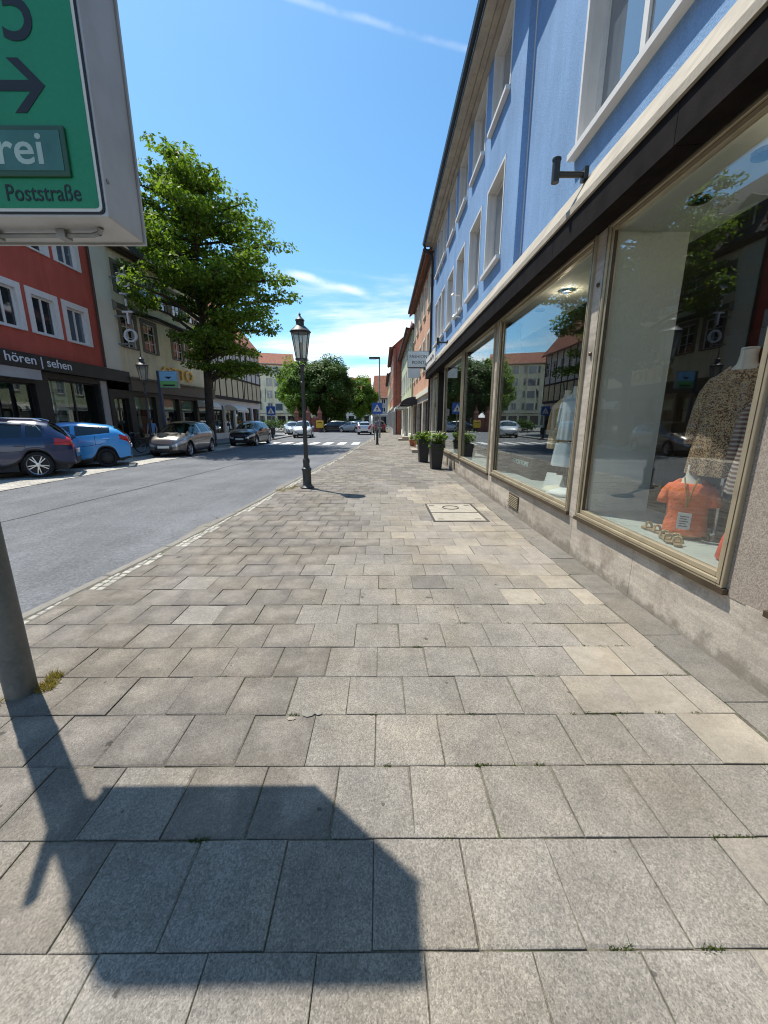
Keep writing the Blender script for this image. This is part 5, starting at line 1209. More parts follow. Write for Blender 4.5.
def car_meshes(kind):
    if kind in CAR_CACHE: return CAR_CACHE[kind]
    T = CAR_TYPES[kind]; h = T['L']/2; Ra = T['r']+0.055
    xs = [-h, -h+0.06, h-0.06, h]+[p[0] for p in T['top'][1:-1]]+[T['ws'][0], T['ws'][1], T['rs'][0], T['rs'][1]]
    for a in T['sw']: xs += list(a)
    for a in T['ax']: xs += [a+Ra*math.cos(R(t)) for t in (0, 22, 50, 75, 90, 105, 130, 158, 180)]
    xs = sorted(xs); keep = []
    hard = set([-h, h, *T['ws'], *T['rs']]+[v for a in T['sw'] for v in a]+[a+s_*Ra for a in T['ax'] for s_ in (1,-1)])
    for x in xs:
        if keep and x-keep[-1] < 0.035:
            if x in hard and keep[-1] not in hard: keep[-1] = x
            elif x in hard and x-keep[-1] > 0.008: keep.append(x)
            continue
        keep.append(x)
    xs = keep; nr = 8; V = []; 
    for x in xs:
        zt = lerp_tab(T['top'], x); zb = T['sill']+(0.06 if abs(x) > h-0.3 else 0); bl = min(lerp_tab(T['belt'], x), zt-0.02); w = lerp_tab(T['plan'], x)
        for a in T['ax']:
            if abs(x-a) < Ra: zb = max(zb, T['r']+math.sqrt(Ra*Ra-(x-a)**2))
        c = max(0, min(1, (zt-bl)/0.42)); wr = w*0.86*(1-c)+T['roofw']*c; wr = min(wr, w*0.9); dr = 0.012+0.06*c
        flare = 0.015 if any(abs(x-a) < Ra+0.1 for a in T['ax']) else 0
        sh = bl-0.13
        rows = [(w*0.965+flare, zb), (w*0.985+flare, zb+0.035), (w+flare*0.6, zb+(sh-zb)*0.5), (w*0.995, sh), (w*0.955, bl), (wr, max(bl+0.008, zt-dr)), (wr*0.6, zt-0.012*c), (0.0, zt)]
        V.append(rows)
    verts = []; idx = {}
    def vid(i, k, s_):
        if k == nr-1: s_ = 1
        key = (i, k, s_)
        if key not in idx: idx[key] = len(verts); verts.append((xs[i], V[i][k][0]*s_, V[i][k][1]))
        return idx[key]
    faces = []; tags = []
    def tagof(x, k):
        if k >= 5:
            if T['ws'][0]-1e-3 < x < T['ws'][1]: return 1
            if T['rs'][0] < x < T['rs'][1]: return 3
        if k == 4 and any(a < x < b for a, b in T['sw']): return 2
        if k == 3 and x > h-0.52 and x < h-0.02: return 4
        if k == 3 and x < -h+0.34: return 5
        if k == 4 and x < -h+0.10 : return 5
        if k == 0: return 6
        return 0
    for i in range(len(xs)-1):
        xm = (xs[i]+xs[i+1])/2
        for k in range(nr-1):
            for s_ in (1, -1):
                q = [vid(i,k,s_), vid(i+1,k,s_), vid(i+1,k+1,s_), vid(i,k+1,s_)]
                if s_ > 0: q = q[::-1]
                q2 = []
                for v in q:
                    if v not in q2: q2.append(v)
                faces.append(q2); tags.append(tagof(xm, k))
    for i, fr in ((0, False), (len(xs)-1, True)):
        for k in range(nr-1):
            q = [vid(i,k,-1), vid(i,k,1), vid(i,k+1,1), vid(i,k+1,-1)]; q = q if not fr else q
            q2 = []
            for v in q:
                if v not in q2: q2.append(v)
            if not fr: q2 = q2[::-1]
            faces.append(q2); tags.append(6 if k <= 1 else (7 if (fr and k in (2,)) else 0))
    me = bpy.data.meshes.new('car_shell'); me.from_pydata(verts, [], faces)
    for _ in range(8): me.materials.append(None)
    me.polygons.foreach_set('material_index', tags); me.update()
    tmp = bpy.data.objects.new('car_shell', me); COL.objects.link(tmp); su = tmp.modifiers.new('s', 'SUBSURF'); su.levels = 2
    ev = bpy.data.meshes.new_from_object(tmp.evaluated_get(bpy.context.evaluated_depsgraph_get())); bpy.data.objects.remove(tmp)
    co = np.empty(len(ev.vertices)*3); ev.vertices.foreach_get('co', co); co = co.reshape(-1,3)
    no = np.array([v.normal[:] for v in ev.vertices])
    polys = [tuple(p.vertices) for p in ev.polygons]; mi = [p.material_index for p in ev.polygons]
    from mathutils.bvhtree import BVHTree
    bvh = BVHTree.FromPolygons([tuple(c) for c in co], polys)
    seam = MB()
    def groove(pts2, sg):                                       # dark panel gap laid on the surface, points (x, z)
        hit = []
        for x, z in pts2:
            h_ = bvh.ray_cast(Vector((x, sg*2.0, z)), Vector((0, -sg, 0)))
            if h_[0] is not None: hit.append((h_[0]+h_[1]*0.001*(1 if h_[1].y*sg > 0 else -1), h_[1]))
        for (p, n_), (q, m_) in zip(hit, hit[1:]):
            d = (q-p)
            if d.length < 1e-4: continue
            s_ = d.normalized().cross(n_).normalized()*0.006; seam.quad(p-s_, p+s_, q+s_, q-s_)
    for sg in (1, -1):
        doors = T['sw'][-2:]; zl = T['sill']+0.10
        for xd in (doors[0][0]-0.02 if len(T['sw']) > 2 else doors[0][0]+0.45, (doors[0][1]+doors[1][0])/2, doors[1][1]+0.04):
            zt_ = lerp_tab(T['belt'], xd)-0.01; off_ = 0.0
            if any(abs(xd-a) < Ra+0.02 for a in T['ax']): zl2 = T['r']+Ra+0.03
            else: zl2 = zl
            groove([(xd, zl2+(zt_-zl2)*k/10) for k in range(11)], sg)
        groove([(x_, zl) for x_ in np.linspace(T['ax'][0]+Ra+0.08, T['ax'][1]-Ra-0.04, 14)], sg)
        groove([(x_, lerp_tab(T['belt'], x_)-0.30) for x_ in np.linspace(T['ax'][0]-0.1, T['ax'][1]+0.1, 16)], sg)
    def sub(name, pred, push=0.0):
        fs = [p for p, t in zip(polys, mi) if pred(t, p)]
        if not fs: return None
        used = sorted({v for p in fs for v in p}); mp = {v: n for n, v in enumerate(used)}
        m = bpy.data.meshes.new(name); m.from_pydata([tuple(co[v]+no[v]*push) for v in used], [], [tuple(mp[v] for v in p) for p in fs])
        m.polygons.foreach_set('use_smooth', [True]*len(fs)); m.update(); return m
    cy = lambda p: sum(co[v][1] for v in p)
    cx = lambda p: sum(co[v][0] for v in p)/len(p)
    out = [('body', 'paint', sub('body', lambda t, p: t == 0)), ('windscreen', 'car_glass', sub('windscreen', lambda t, p: t == 1, -0.006)), ('rear_window', 'car_glass', sub('rear_window', lambda t, p: t == 3, -0.006)),
           ('lower_trim', 'car_trim', sub('lower_trim', lambda t, p: t == 6)), ('grille', 'car_trim', sub('grille', lambda t, p: t == 7, 0.0))]
    for sg in (1, -1):
        for a, b in T['sw']: out.append(('side_window', 'car_glass', sub('side_window', lambda t, p: t == 2 and cy(p)*sg > 0 and a <= cx(p) <= b, -0.006)))
        out.append(('headlight', 'head_lens', sub('headlight', lambda t, p: t == 4 and cy(p)*sg > 0, 0.002))); out.append(('taillight', 'tail_lens', sub('taillight', lambda t, p: t == 5 and cy(p)*sg > 0, 0.002)))
    sm = bpy.data.meshes.new('panel_gap'); sm.from_pydata(seam.v, [], seam.f); sm.update(); out.append(('panel_gap', 'car_trim', sm))
    out = [o for o in out if o[2] is not None]; CAR_CACHE[kind] = out; return out
WHEEL_CACHE = {}
def wheel_meshes(r, alloy):
    k = (r, alloy)
    if k in WHEEL_CACHE: return WHEEL_CACHE[k]
    def mk(mb, name, m):
        me = bpy.data.meshes.new(name); me.from_pydata(mb.v, [], mb.f); me.materials.append(M[m]); me.polygons.foreach_set('use_smooth', [True]*len(me.polygons))
        me.set_sharp_from_angle(angle=R(40)); return me
    def ring(mb, prof, n=32):                                   # prof: (radius, y) closed loop
        vs = []; fs = []; m_ = len(prof)
        for i in range(n):
            q = 2*math.pi*i/n
            for (a, y) in prof: vs.append((a*math.cos(q), y, a*math.sin(q)))
        for i in range(n):
            for j in range(m_): fs.append((i*m_+j, i*m_+(j+1)%m_, ((i+1)%n)*m_+(j+1)%m_, ((i+1)%n)*m_+j))
        mb.add(vs, fs)
    t = MB(); ring(t, [(r*0.73,-0.09),(r*0.9,-0.105),(r*0.985,-0.09),(r,-0.06),(r,0.06),(r*0.985,0.09),(r*0.9,0.105),(r*0.73,0.09)])
    rm = MB(); ring(rm, [(r*0.73,0.088),(r*0.755,0.096),(r*0.755,-0.05),(r*0.71,-0.05),(r*0.70,0.075)])
    n = 5 if alloy else 0
    for i in range(n):
        for dq in (-0.17, 0.17):
            q = 2*math.pi*i/n; a0 = q+dq*0.6; a1 = q+dq; w0 = 0.0125
            p0 = Vector((math.cos(a0)*r*0.12, 0.08, math.sin(a0)*r*0.12)); p1 = Vector((math.cos(a1)*r*0.72, 0.07, math.sin(a1)*r*0.72)); d = (p1-p0).normalized(); s_ = Vector((-d.z,0,d.x))*w0
            rm.extrude([p0-s_, p0+s_, p1+s_*1.1, p1-s_*1.1], (0,-0.03,0))
    hub = [(r*0.16,0.05),(r*0.16,0.085),(0.001,0.09),(0.001,0.05)] if alloy else [(r*0.71,0.03),(r*0.5,0.06),(r*0.3,0.075),(0.001,0.08),(0.001,0.0),(r*0.71,0.0)]
    ring(rm, hub)
    dk = MB(); ring(dk, [(r*0.69,-0.04),(r*0.69,0.0),(0.001,0.0),(0.001,-0.04)])
    WHEEL_CACHE[k] = (mk(t,'tyre','tyre'), mk(rm,'rim','rim' if alloy else 'rim_dark'), mk(dk,'brake_disc','car_trim')); return WHEEL_CACHE[k]
def car(label, kind, paint, loc, heading, alloy=True, plate=True, detail=True, rails=False, group='cars in the street', scale=(1.03,1.03,1.09)):
    T = CAR_TYPES[kind]; h = T['L']/2
    c = thing('car', label, 'car', loc, heading, group); c.scale = scale
    def ob(name, me, par, m=None):
        me2 = me
        if m: me2 = me.copy(); me2.materials.clear(); me2.materials.append(M[m])
        o = bpy.data.objects.new(name, me2); COL.objects.link(o); o.parent = par; return o
    for name, m, me in car_meshes(kind):
        o_ = ob(name, me, c, paint if m == 'paint' else m)
        if name == 'panel_gap': stuff(o_)
    ty, ri, di = wheel_meshes(T['r'], alloy); w = lerp_tab(T['plan'], 0)
    for a in T['ax']:
        for sg in (1, -1):
            o = ob('wheel', ty, c); o.location = (a, sg*(w-0.125), T['r']); o.rotation_euler = (0, 0.3, 0 if sg > 0 else math.pi)
            ob('rim', ri, o); ob('brake_disc', di, o)
    mb = MB(); mb.box(-h+0.25, h-0.25, -w+0.26, w-0.26, 0.19, 0.62); mb.box(T['ax'][0]+T['r']+0.09, T['ax'][1]-T['r']-0.09, -w+0.07, w-0.07, 0.19, 0.55); mb.build('floor_pan', 'car_trim', c, local=True)
    for x, y in ((0.15,0.36),(0.15,-0.36),(-0.85,0.38),(-0.85,-0.38)):
        mb = MB(); mb.loft([[(x-0.05,y-0.24,0.6),(x+0.1,y-0.24,0.6),(x+0.1,y+0.24,0.6),(x-0.05,y+0.24,0.6)],[(x-0.2,y-0.22,1.05),(x-0.08,y-0.22,1.05),(x-0.08,y+0.22,1.05),(x-0.2,y+0.22,1.05)],[(x-0.24,y-0.10,1.24),(x-0.14,y-0.10,1.24),(x-0.14,y+0.10,1.24),(x-0.24,y+0.10,1.24)]]); mb.build('seat', 'seat_cloth', c, local=True)
    for sg in (1, -1):                                         # mirrors, handles
        xm = T['sw'][-1][1]-0.10; zb = lerp_tab(T['belt'], xm)
        mb = MB(); ww = lerp_tab(T['plan'], xm)
        rr = [[(xm+dx*s_, sg*(ww+0.03+y), zb+0.02+dz*s_) for dx, dz in ((0.07,-0.02),(0.05,0.10),(-0.05,0.12),(-0.06,0.0))] for y, s_ in ((0.0,0.7),(0.05,1.0),(0.15,1.0),(0.19,0.6))]
        mb.loft(rr); mb.build('mirror', paint, c, local=True, bevel=0.01)
        if detail:
            for a, b in T['sw'][-2:]:
                xh = a+0.12; zh = lerp_tab(T['belt'], xh)-0.16; wy = lerp_tab(T['plan'], xh)
                mb = MB(); mb.box(xh-0.10, xh+0.10, min(sg*(wy-0.01),sg*(wy+0.028)), max(sg*(wy-0.01),sg*(wy+0.028)), zh-0.014, zh+0.014); mb.build('door_handle', paint, c, local=True, bevel=0.008)
    if plate:
        mb = MB(); mb.box(h-0.005, h+0.016, -0.26, 0.26, 0.40, 0.51); mb.build('licence_plate', 'sign_white', c, local=True)
        mb = MB(); mb.box(-h-0.016, -h+0.005, -0.26, 0.26, 0.62, 0.73); mb.build('licence_plate', 'sign_white', c, local=True)
    if rails:
        for sg in (1, -1):
            mb = MB(); mb.path([(-1.55,sg*0.60,1.54),(-1.35,sg*0.61,1.60),(0.1,sg*0.62,1.635),(0.35,sg*0.61,1.585)],[0.016]*4,8); mb.build('roof_rail', 'chrome', c, local=True, smooth='auto')
            mb = MB(); pts = [(-1.62,1.10),(-1.40,1.42),(-1.1,1.49),(0.0,1.53),(0.45,1.44)]; mb.path([(x, sg*0.79 if z < 1.2 else sg*0.665, z) for x, z in pts],[0.010]*5,6); mb.build('window_trim', 'chrome', c, local=True)
    return c
RZ = -0.10
# nose direction (-0.8, -0.6): nose-in angled bays; the others stand along the road facing the camera
def at_rear_wheel(kind, wx, wy, ang):
    T = CAR_TYPES[kind]; d = Vector((math.cos(ang), math.sin(ang))); l = Vector((-d.y, d.x)); p = Vector((wx, wy))-d*T['ax'][0]-l*(lerp_tab(T['plan'],0)-0.12)
    return (p.x, p.y, RZ)
a1 = math.atan2(-0.52, -0.85)
car('dark navy blue estate car with silver alloy wheels, nearest of the parked cars', 'suv', 'car_navy', at_rear_wheel('suv', -10.75, 12.2, a1), a1, rails=True, scale=(1.05,1.05,1.12))
a2 = math.atan2(-0.50, -0.86)
car('bright sky blue small hatchback with red tail lamp and black wheels', 'hatch', 'car_skyblue', at_rear_wheel('hatch', -10.55, 15.0, a2), a2, alloy=False, scale=(1.06,1.06,1.14))
car('brownish silver family car parked below the tall tree', 'mpv', 'car_silver', (-10.45, 21.0, RZ), R(-88))
car('black hatchback parked behind the silver family car', 'mpv', 'car_black', (-9.6, 29.2, RZ), R(-92))
car('white car coming towards the zebra crossing', 'mpv', 'car_white', (-8.15, 41.5, RZ), R(-84), group='cars near the crossing')
car('pale silver car just behind the white oncoming car', 'hatch', 'car_palesilver', (-10.6, 47.5, RZ), R(-70), group='cars near the crossing')
car('silver white car seen from behind by the right kerb', 'hatch', 'car_palesilver', (-2.15, 50.0, RZ), R(91), group='cars near the crossing')
car('dark red car parked on the right beyond the crossing signs', 'mpv', 'car_maroon', (-0.4, 56, RZ), R(92), group='cars near the crossing')
car('black car standing sideways before the park wall', 'mpv', 'car_black', (-6.9, 58.6, RZ), R(172), detail=False, group='cars by the park')
car('steel blue car standing before the park wall', 'hatch', 'car_steel', (-4.3, 57.4, RZ), R(150), detail=False, group='cars by the park')
car('grey car half hidden between the park cars and the silver car', 'mpv', 'car_grey', (-3.9, 63.0, RZ), R(100), detail=False, group='cars by the park')

# ------------------------------------------------------------------ trees and planting
def leaf_mesh(name, pts, nrm, size, m, seed, aspect=0.55):
    """one small pointed quad per leaf"""
    g = np.random.default_rng(seed); n = len(pts)
    nn = nrm+g.normal(0, 0.55, (n,3)); nn /= np.linalg.norm(nn, axis=1)[:,None]+1e-9
    t = g.normal(0, 1, (n,3)); a = np.cross(nn, t); a /= np.linalg.norm(a, axis=1)[:,None]+1e-9; b = np.cross(nn, a)
    s = size*g.uniform(0.6, 1.3, n)[:,None]
    V = np.stack([pts-a*s*0.5, pts+b*s*aspect*0.5+nn*s*0.08, pts+a*s*0.5, pts-b*s*aspect*0.5+nn*s*0.08], 1).reshape(-1,3)
    me = bpy.data.meshes.new(name); me.vertices.add(4*n); me.vertices.foreach_set('co', V.ravel())
    me.loops.add(4*n); me.loops.foreach_set('vertex_index', np.arange(4*n)); me.polygons.add(n); me.polygons.foreach_set('loop_start', np.arange(0,4*n,4)); me.polygons.foreach_set('loop_total', np.full(n,4))
    me.materials.append(M[m]); me.update(calc_edges=True); return me
def leafy(name, parent, pts, nrm, size, m, seed, aspect=0.55):
    o = bpy.data.objects.new(name, leaf_mesh(name, pts, nrm, size, m, seed, aspect)); COL.objects.link(o); o.parent = parent; return o
def clump(g, c, r, n, flat=0.5):
    d = g.normal(0, 1, (n,3)); d /= np.linalg.norm(d, axis=1)[:,None]; rad = g.uniform(0.25, 1.0, n)**0.55
    p = d*rad[:,None]*r; p[:,2] *= flat; nr = d*0.5; nr[:,2] += 0.75
    return np.array(c)+p, nr
def tall_tree(label, loc, H, prof, seed, leaf, m, n_limb, zlo, lean=(0,0), per=95, side=None):
    t = thing('tall_tree', label, 'tree', loc); g = np.random.default_rng(seed); rnd = random.Random(seed)
    tb = MB(); spine = []
    for i in range(9):
        f = i/8; spine.append(Vector((lean[0]*f+0.25*math.sin(f*5)*f, lean[1]*f+0.2*math.cos(f*4)*f-0.2*f, H*0.93*f)))
    tb.path(spine, [0.26*(1-f/8)**0.8+0.035 for f in range(9)], 10)
    tb.tube((0,0,-0.05),(0,0,0.35),0.36,0.28,10)
    P = []; Nn = []
    def on(z): k = min(7, max(0, int(z/(H*0.93)*8))); f = z/(H*0.93)*8-k; return spine[k].lerp(spine[k+1], min(1,max(0,f)))
    for i in range(n_limb):
        f = (i+rnd.random())/n_limb; f = (math.floor(f*11)+0.8*rnd.random())/11; z = zlo+(H*0.96-zlo)*f**0.9; az = i*2.399+rnd.uniform(-0.5,0.5); L_ = lerp_tab(prof, z)*rnd.uniform(0.62, 1.10)
        if side: L_ *= 1+side[0]*math.cos(az-side[1])
        thin = False
        if z < 7.6 and math.cos(az) < 0.25: L_ *= 0.55
        if z < 7.0 and math.sin(az) < -0.3: L_ *= 0.7
        L_ = min(L_, 5.4)
        if math.cos(az) < -0.15 and z < 12.0:               # thin, open side towards the house
            if rnd.random() < 0.55 or z < 7.6: L_ *= 0.42
            else: thin = True; L_ = min(L_, 5.2)
        z0 = max(zlo*0.8, z-L_*rnd.uniform(0.15,0.4)); base = on(min(z0, H*0.9)); d = Vector((math.cos(az), math.sin(az), 0))
        mid = base+d*L_*0.5+Vector((0,0,(z-z0)*0.75)); tip = base+d*L_+Vector((0,0,z-z0+rnd.uniform(-0.5,0.2)))
        r0 = 0.035+0.02*L_; tb.path([base, mid, tip], [r0, r0*0.6, 0.015], 6)
        nc = max(3, int(L_*1.6))
        for k in range(nc):
            q = 0.28+0.75*(k+rnd.random())/nc
            if thin and q < 0.7: continue
            pt = (base.lerp(mid, q*2) if q < 0.5 else mid.lerp(tip, q*2-1)); rr = rnd.uniform(0.45, 0.85)*(0.75+0.08*L_)
            c = pt+Vector((rnd.gauss(0,0.35), rnd.gauss(0,0.35), rnd.uniform(-0.1,0.3)))
            if rnd.random() < 0.5: tb.tube(pt, c, 0.018, 0.006, 4, caps=False)
            a, b = clump(g, c, rr*1.15, int(per*rr), rnd.uniform(0.28,0.5)); P.append(a); Nn.append(b)
    tb.build('trunk', 'bark', t, local=True, smooth='auto')
    leafy('crown', t, np.concatenate(P), np.concatenate(Nn), leaf, m, seed); return t
tall_tree('tall layered green street tree rising beside the cream house', (-11.6, 27.0, -0.05), 17.0,
          [(3.8,3.6),(5,5.0),(7,6.0),(9,6.2),(10.5,5.6),(12,4.8),(13.5,3.9),(15,3.1),(16.2,2.3),(17.0,1.2)], 29, 0.25, 'leaf', 106, 4.9, lean=(0.4,0), per=132, side=(0.02, 0.1))

def round_tree(label, loc, rx, ry, zc, rz, seed, leaf, m, nclump, per, trunk_r=0.3, name='round_tree'):
    t = thing(name, label, 'tree', loc); g = np.random.default_rng(seed); rnd = random.Random(seed)
    tb = MB(); tb.path([Vector((0,0,-0.1)),Vector((0.1,0,zc*0.4)),Vector((0,0.1,zc)),Vector((0,0,zc+rz*0.6))],[trunk_r*1.2,trunk_r,trunk_r*0.6,0.05],9)
    P = []; Nn = []
    for i in range(nclump):
        d = Vector((rnd.gauss(0,1), rnd.gauss(0,1), rnd.gauss(0,1)+0.15)).normalized(); k = rnd.uniform(0.55,1.0)**0.6*(1+0.10*math.sin(d.x*5+seed)+0.08*math.sin(d.z*7+d.y*4))
        c = Vector((d.x*rx*k, d.y*ry*k, zc+d.z*rz*k)); 
        if i % 4 == 0: tb.path([Vector((0,0,zc*0.55+rnd.uniform(0,zc*0.4))), c*0.5+Vector((0,0,zc*0.45)), c],[trunk_r*0.35,trunk_r*0.2,0.02],5)
        a, b = clump(g, c, rnd.uniform(0.16,0.30)*min(rx,rz), per, 0.8); P.append(a); Nn.append(b+np.array(d)*0.8)
    tb.build('trunk', 'bark', t, local=True); leafy('crown', t, np.concatenate(P), np.concatenate(Nn), leaf, m, seed); return t
round_tree('large dark dome shaped park tree behind the street lantern', (-9.5, 66, 0), 4.9, 4.9, 6.4, 4.5, 31, 0.36, 'leaf_dark', 260, 150, 0.4)
round_tree('lighter green park tree to the right of the dark dome shaped tree', (-4.4, 80, 0), 3.7, 3.7, 5.9, 3.5, 32, 0.36, 'leaf_light', 150, 130)
round_tree('bright green small tree left of the dark dome shaped tree', (-13.6, 64, 0), 2.4, 2.4, 5.4, 3.4, 33, 0.38, 'leaf_light', 90, 80, 0.2)
round_tree('tall green tree partly hidden behind the half timbered house corner', (-14.6, 72, 0), 4.0, 4.0, 7.5, 4.6, 34, 0.45, 'leaf', 110, 80)
def bush(label, loc, r, h, seed, m='leaf', leaf=0.14, n=12, per=90):
    b = thing('bush', label, 'bush', loc); g = np.random.default_rng(seed); rnd = random.Random(seed); P = []; Nn = []; tb = MB()
    for i in range(n):
        c = Vector((rnd.gauss(0,r*0.45), rnd.gauss(0,r*0.45), rnd.uniform(0.25,0.85)*h)); tb.tube((0,0,0), c, 0.03, 0.01, 5)
        a, d = clump(g, c, r*0.5, per, 0.85); P.append(a); Nn.append(d)
    tb.build('stem', 'bark', b, local=True); leafy('foliage', b, np.concatenate(P), np.concatenate(Nn), leaf, m, seed)
bush('round light green bush under the park trees', (-6.6, 64.2, 0.02), 1.3, 2.1, 41, 'leaf_light', 0.25)
bush('green bush behind the left crossing sign', (-13.2, 57, 0.0), 1.0, 1.8, 42, 'leaf_light', 0.22)
bush('low dark hedge bush by the corner house', (-15.5, 57.5, 0.0), 1.6, 1.5, 43, 'leaf_dark', 0.25)
bush('dark bush at the right end of the park wall', (-4.4, 67, 0.02), 1.5, 1.9, 44, 'leaf_dark', 0.25)

def planter(label, loc, w, h, seed, flowers):
    s = thing('planter', label, 'planter', loc, R(4), 'planters by the shop door'); k = 0.72
    mb = MB(); a, b = w/2*k, w/2; q = lambda r, z: [(-r,-r,z),(r,-r,z),(r,r,z),(-r,r,z)]
    mb.loft([q(a,0),q(b,h),q(b-0.03,h),q(b-0.035,h-0.08)]); mb.build('pot', 'planter', s, local=True, bevel=0.008)
    mb = MB(); mb.poly(q(b-0.034,h-0.07)); mb.build('soil', 'soil', s, local=True)
    g = np.random.default_rng(seed); rnd = random.Random(seed); P = []; Nn = []; tb = MB()
    for i in range(20):
        c = Vector((rnd.gauss(0,w*0.24), rnd.gauss(0,w*0.24), h+rnd.uniform(0.0,0.26))); tb.tube((c.x*0.3,c.y*0.3,h-0.08), c, 0.008, 0.004, 4)
        x, y = clump(g, c, 0.10, 50, 0.8); P.append(x); Nn.append(y)
    for i in range(8):
        q_ = rnd.uniform(0,6.28); x, y = clump(g, (math.cos(q_)*w*0.45, math.sin(q_)*w*0.45, h-rnd.uniform(0,0.15)), 0.10, 40, 1.0); P.append(x); Nn.append(y)
    tb.build('stem', 'bark', s, local=True); leafy('foliage', s, np.concatenate(P), np.concatenate(Nn), 0.075, 'leaf_light' if flowers else 'leaf', seed)
    if flowers:
        pts = np.array([(rnd.gauss(0,w*0.33), rnd.gauss(0,w*0.33), h+rnd.uniform(0.15,0.42)) for i in range(150)]); stuff(leafy('flowers', s, pts, np.tile([0,0,1.0],(150,1)), 0.05, 'petal', seed+1, 0.9))
planter('tall black planter with pale flowers nearer to the camera', (1.87, 13.55, 0.0), 0.46, 0.86, 51, True)
planter('tall black planter with green shrub behind the flowering planter', (1.66, 15.8, 0.0), 0.46, 0.90, 52, False)
def pot(label, loc, r, h, m, seed):
    s = thing('flower_pot', label, 'flower pot', loc); mb = MB(); mb.lathe([(r*0.7,0),(r*0.95,h*0.85),(r*1.05,h*0.85),(r*1.05,h),(r*0.9,h),(r*0.88,h*0.9)],14,(0,0,0)); mb.build('pot', m, s, local=True, smooth='auto')
    g = np.random.default_rng(seed); P = []; Nn = []
    for i in range(6): x, y = clump(g, (g.normal(0,r*0.5), g.normal(0,r*0.5), h+0.12+0.1*i/6), r*0.7, 50, 0.9); P.append(x); Nn.append(y)
    leafy('foliage', s, np.concatenate(P), np.concatenate(Nn), 0.07, 'leaf', seed)
pot('terracotta flower pot on the two stone steps', (2.05, 23.0, 0.0), 0.2, 0.42, 'terracotta', 61)
pot('large terracotta pot further along the peach house wall', (1.95, 25.5, 0.0), 0.2, 0.4, 'terracotta', 62)

def tufts(name, label, m, spots, h, seed):
    rnd = random.Random(seed); mb = MB()
    for (x, y, z, r, n) in spots:
        for i in range(n):
            a = rnd.uniform(0,6.28); q = r*math.sqrt(rnd.random()); px, py = x+q*math.cos(a), y+q*math.sin(a); hh = h*rnd.uniform(0.4,1.2); b = rnd.uniform(0,6.28); w = 0.0022
            dx, dy = math.cos(b)*w, math.sin(b)*w; lx, ly = rnd.gauss(0,hh*0.5), rnd.gauss(0,hh*0.5)
            mb.add([(px-dx,py-dy,z),(px+dx,py+dy,z),(px+lx*0.5+dx*0.6,py+ly*0.5+dy*0.6,z+hh*0.65),(px+lx,py+ly,z+hh*0.9),(px+lx*0.5-dx*0.6,py+ly*0.5-dy*0.6,z+hh*0.65)],[(0,1,2,3,4)])
    o = mb.build(name, m); tag(o, label, 'grass', kind='stuff'); return o
tufts('grass_tuft', 'dry yellow grass tuft at the foot of the thick sign pole', 'grass', [(-2.13,2.16,-0.005,0.06,260),(-2.16,2.26,-0.005,0.05,160),(-2.32,1.99,-0.005,0.04,120)], 0.042, 71)
tufts('grass_tuft', 'patch of dry grass at the kerb by the near lantern', 'grass', [(-2.28,9.5,-0.005,0.14,160),(-2.42,9.2,-0.005,0.12,120),(-2.15,9.75,-0.005,0.1,80)], 0.07, 72)
_r = random.Random(73); sp = []
for i in range(70):
    k = _r.randrange(-2, 9); y = 0.89+k*0.343; x = _r.choice((_r.uniform(0.3,2.0), _r.uniform(0.9,2.0), _r.uniform(-1.6,0.5))); L_ = _r.randrange(1,5)
    for j in range(L_): sp.append((x+j*0.02, y+_r.uniform(-0.003,0.003), -0.006, 0.011, 14))
tufts('joint_weeds', 'tiny green weeds and moss in the joints between the paving slabs', 'moss', sp, 0.014, 74)

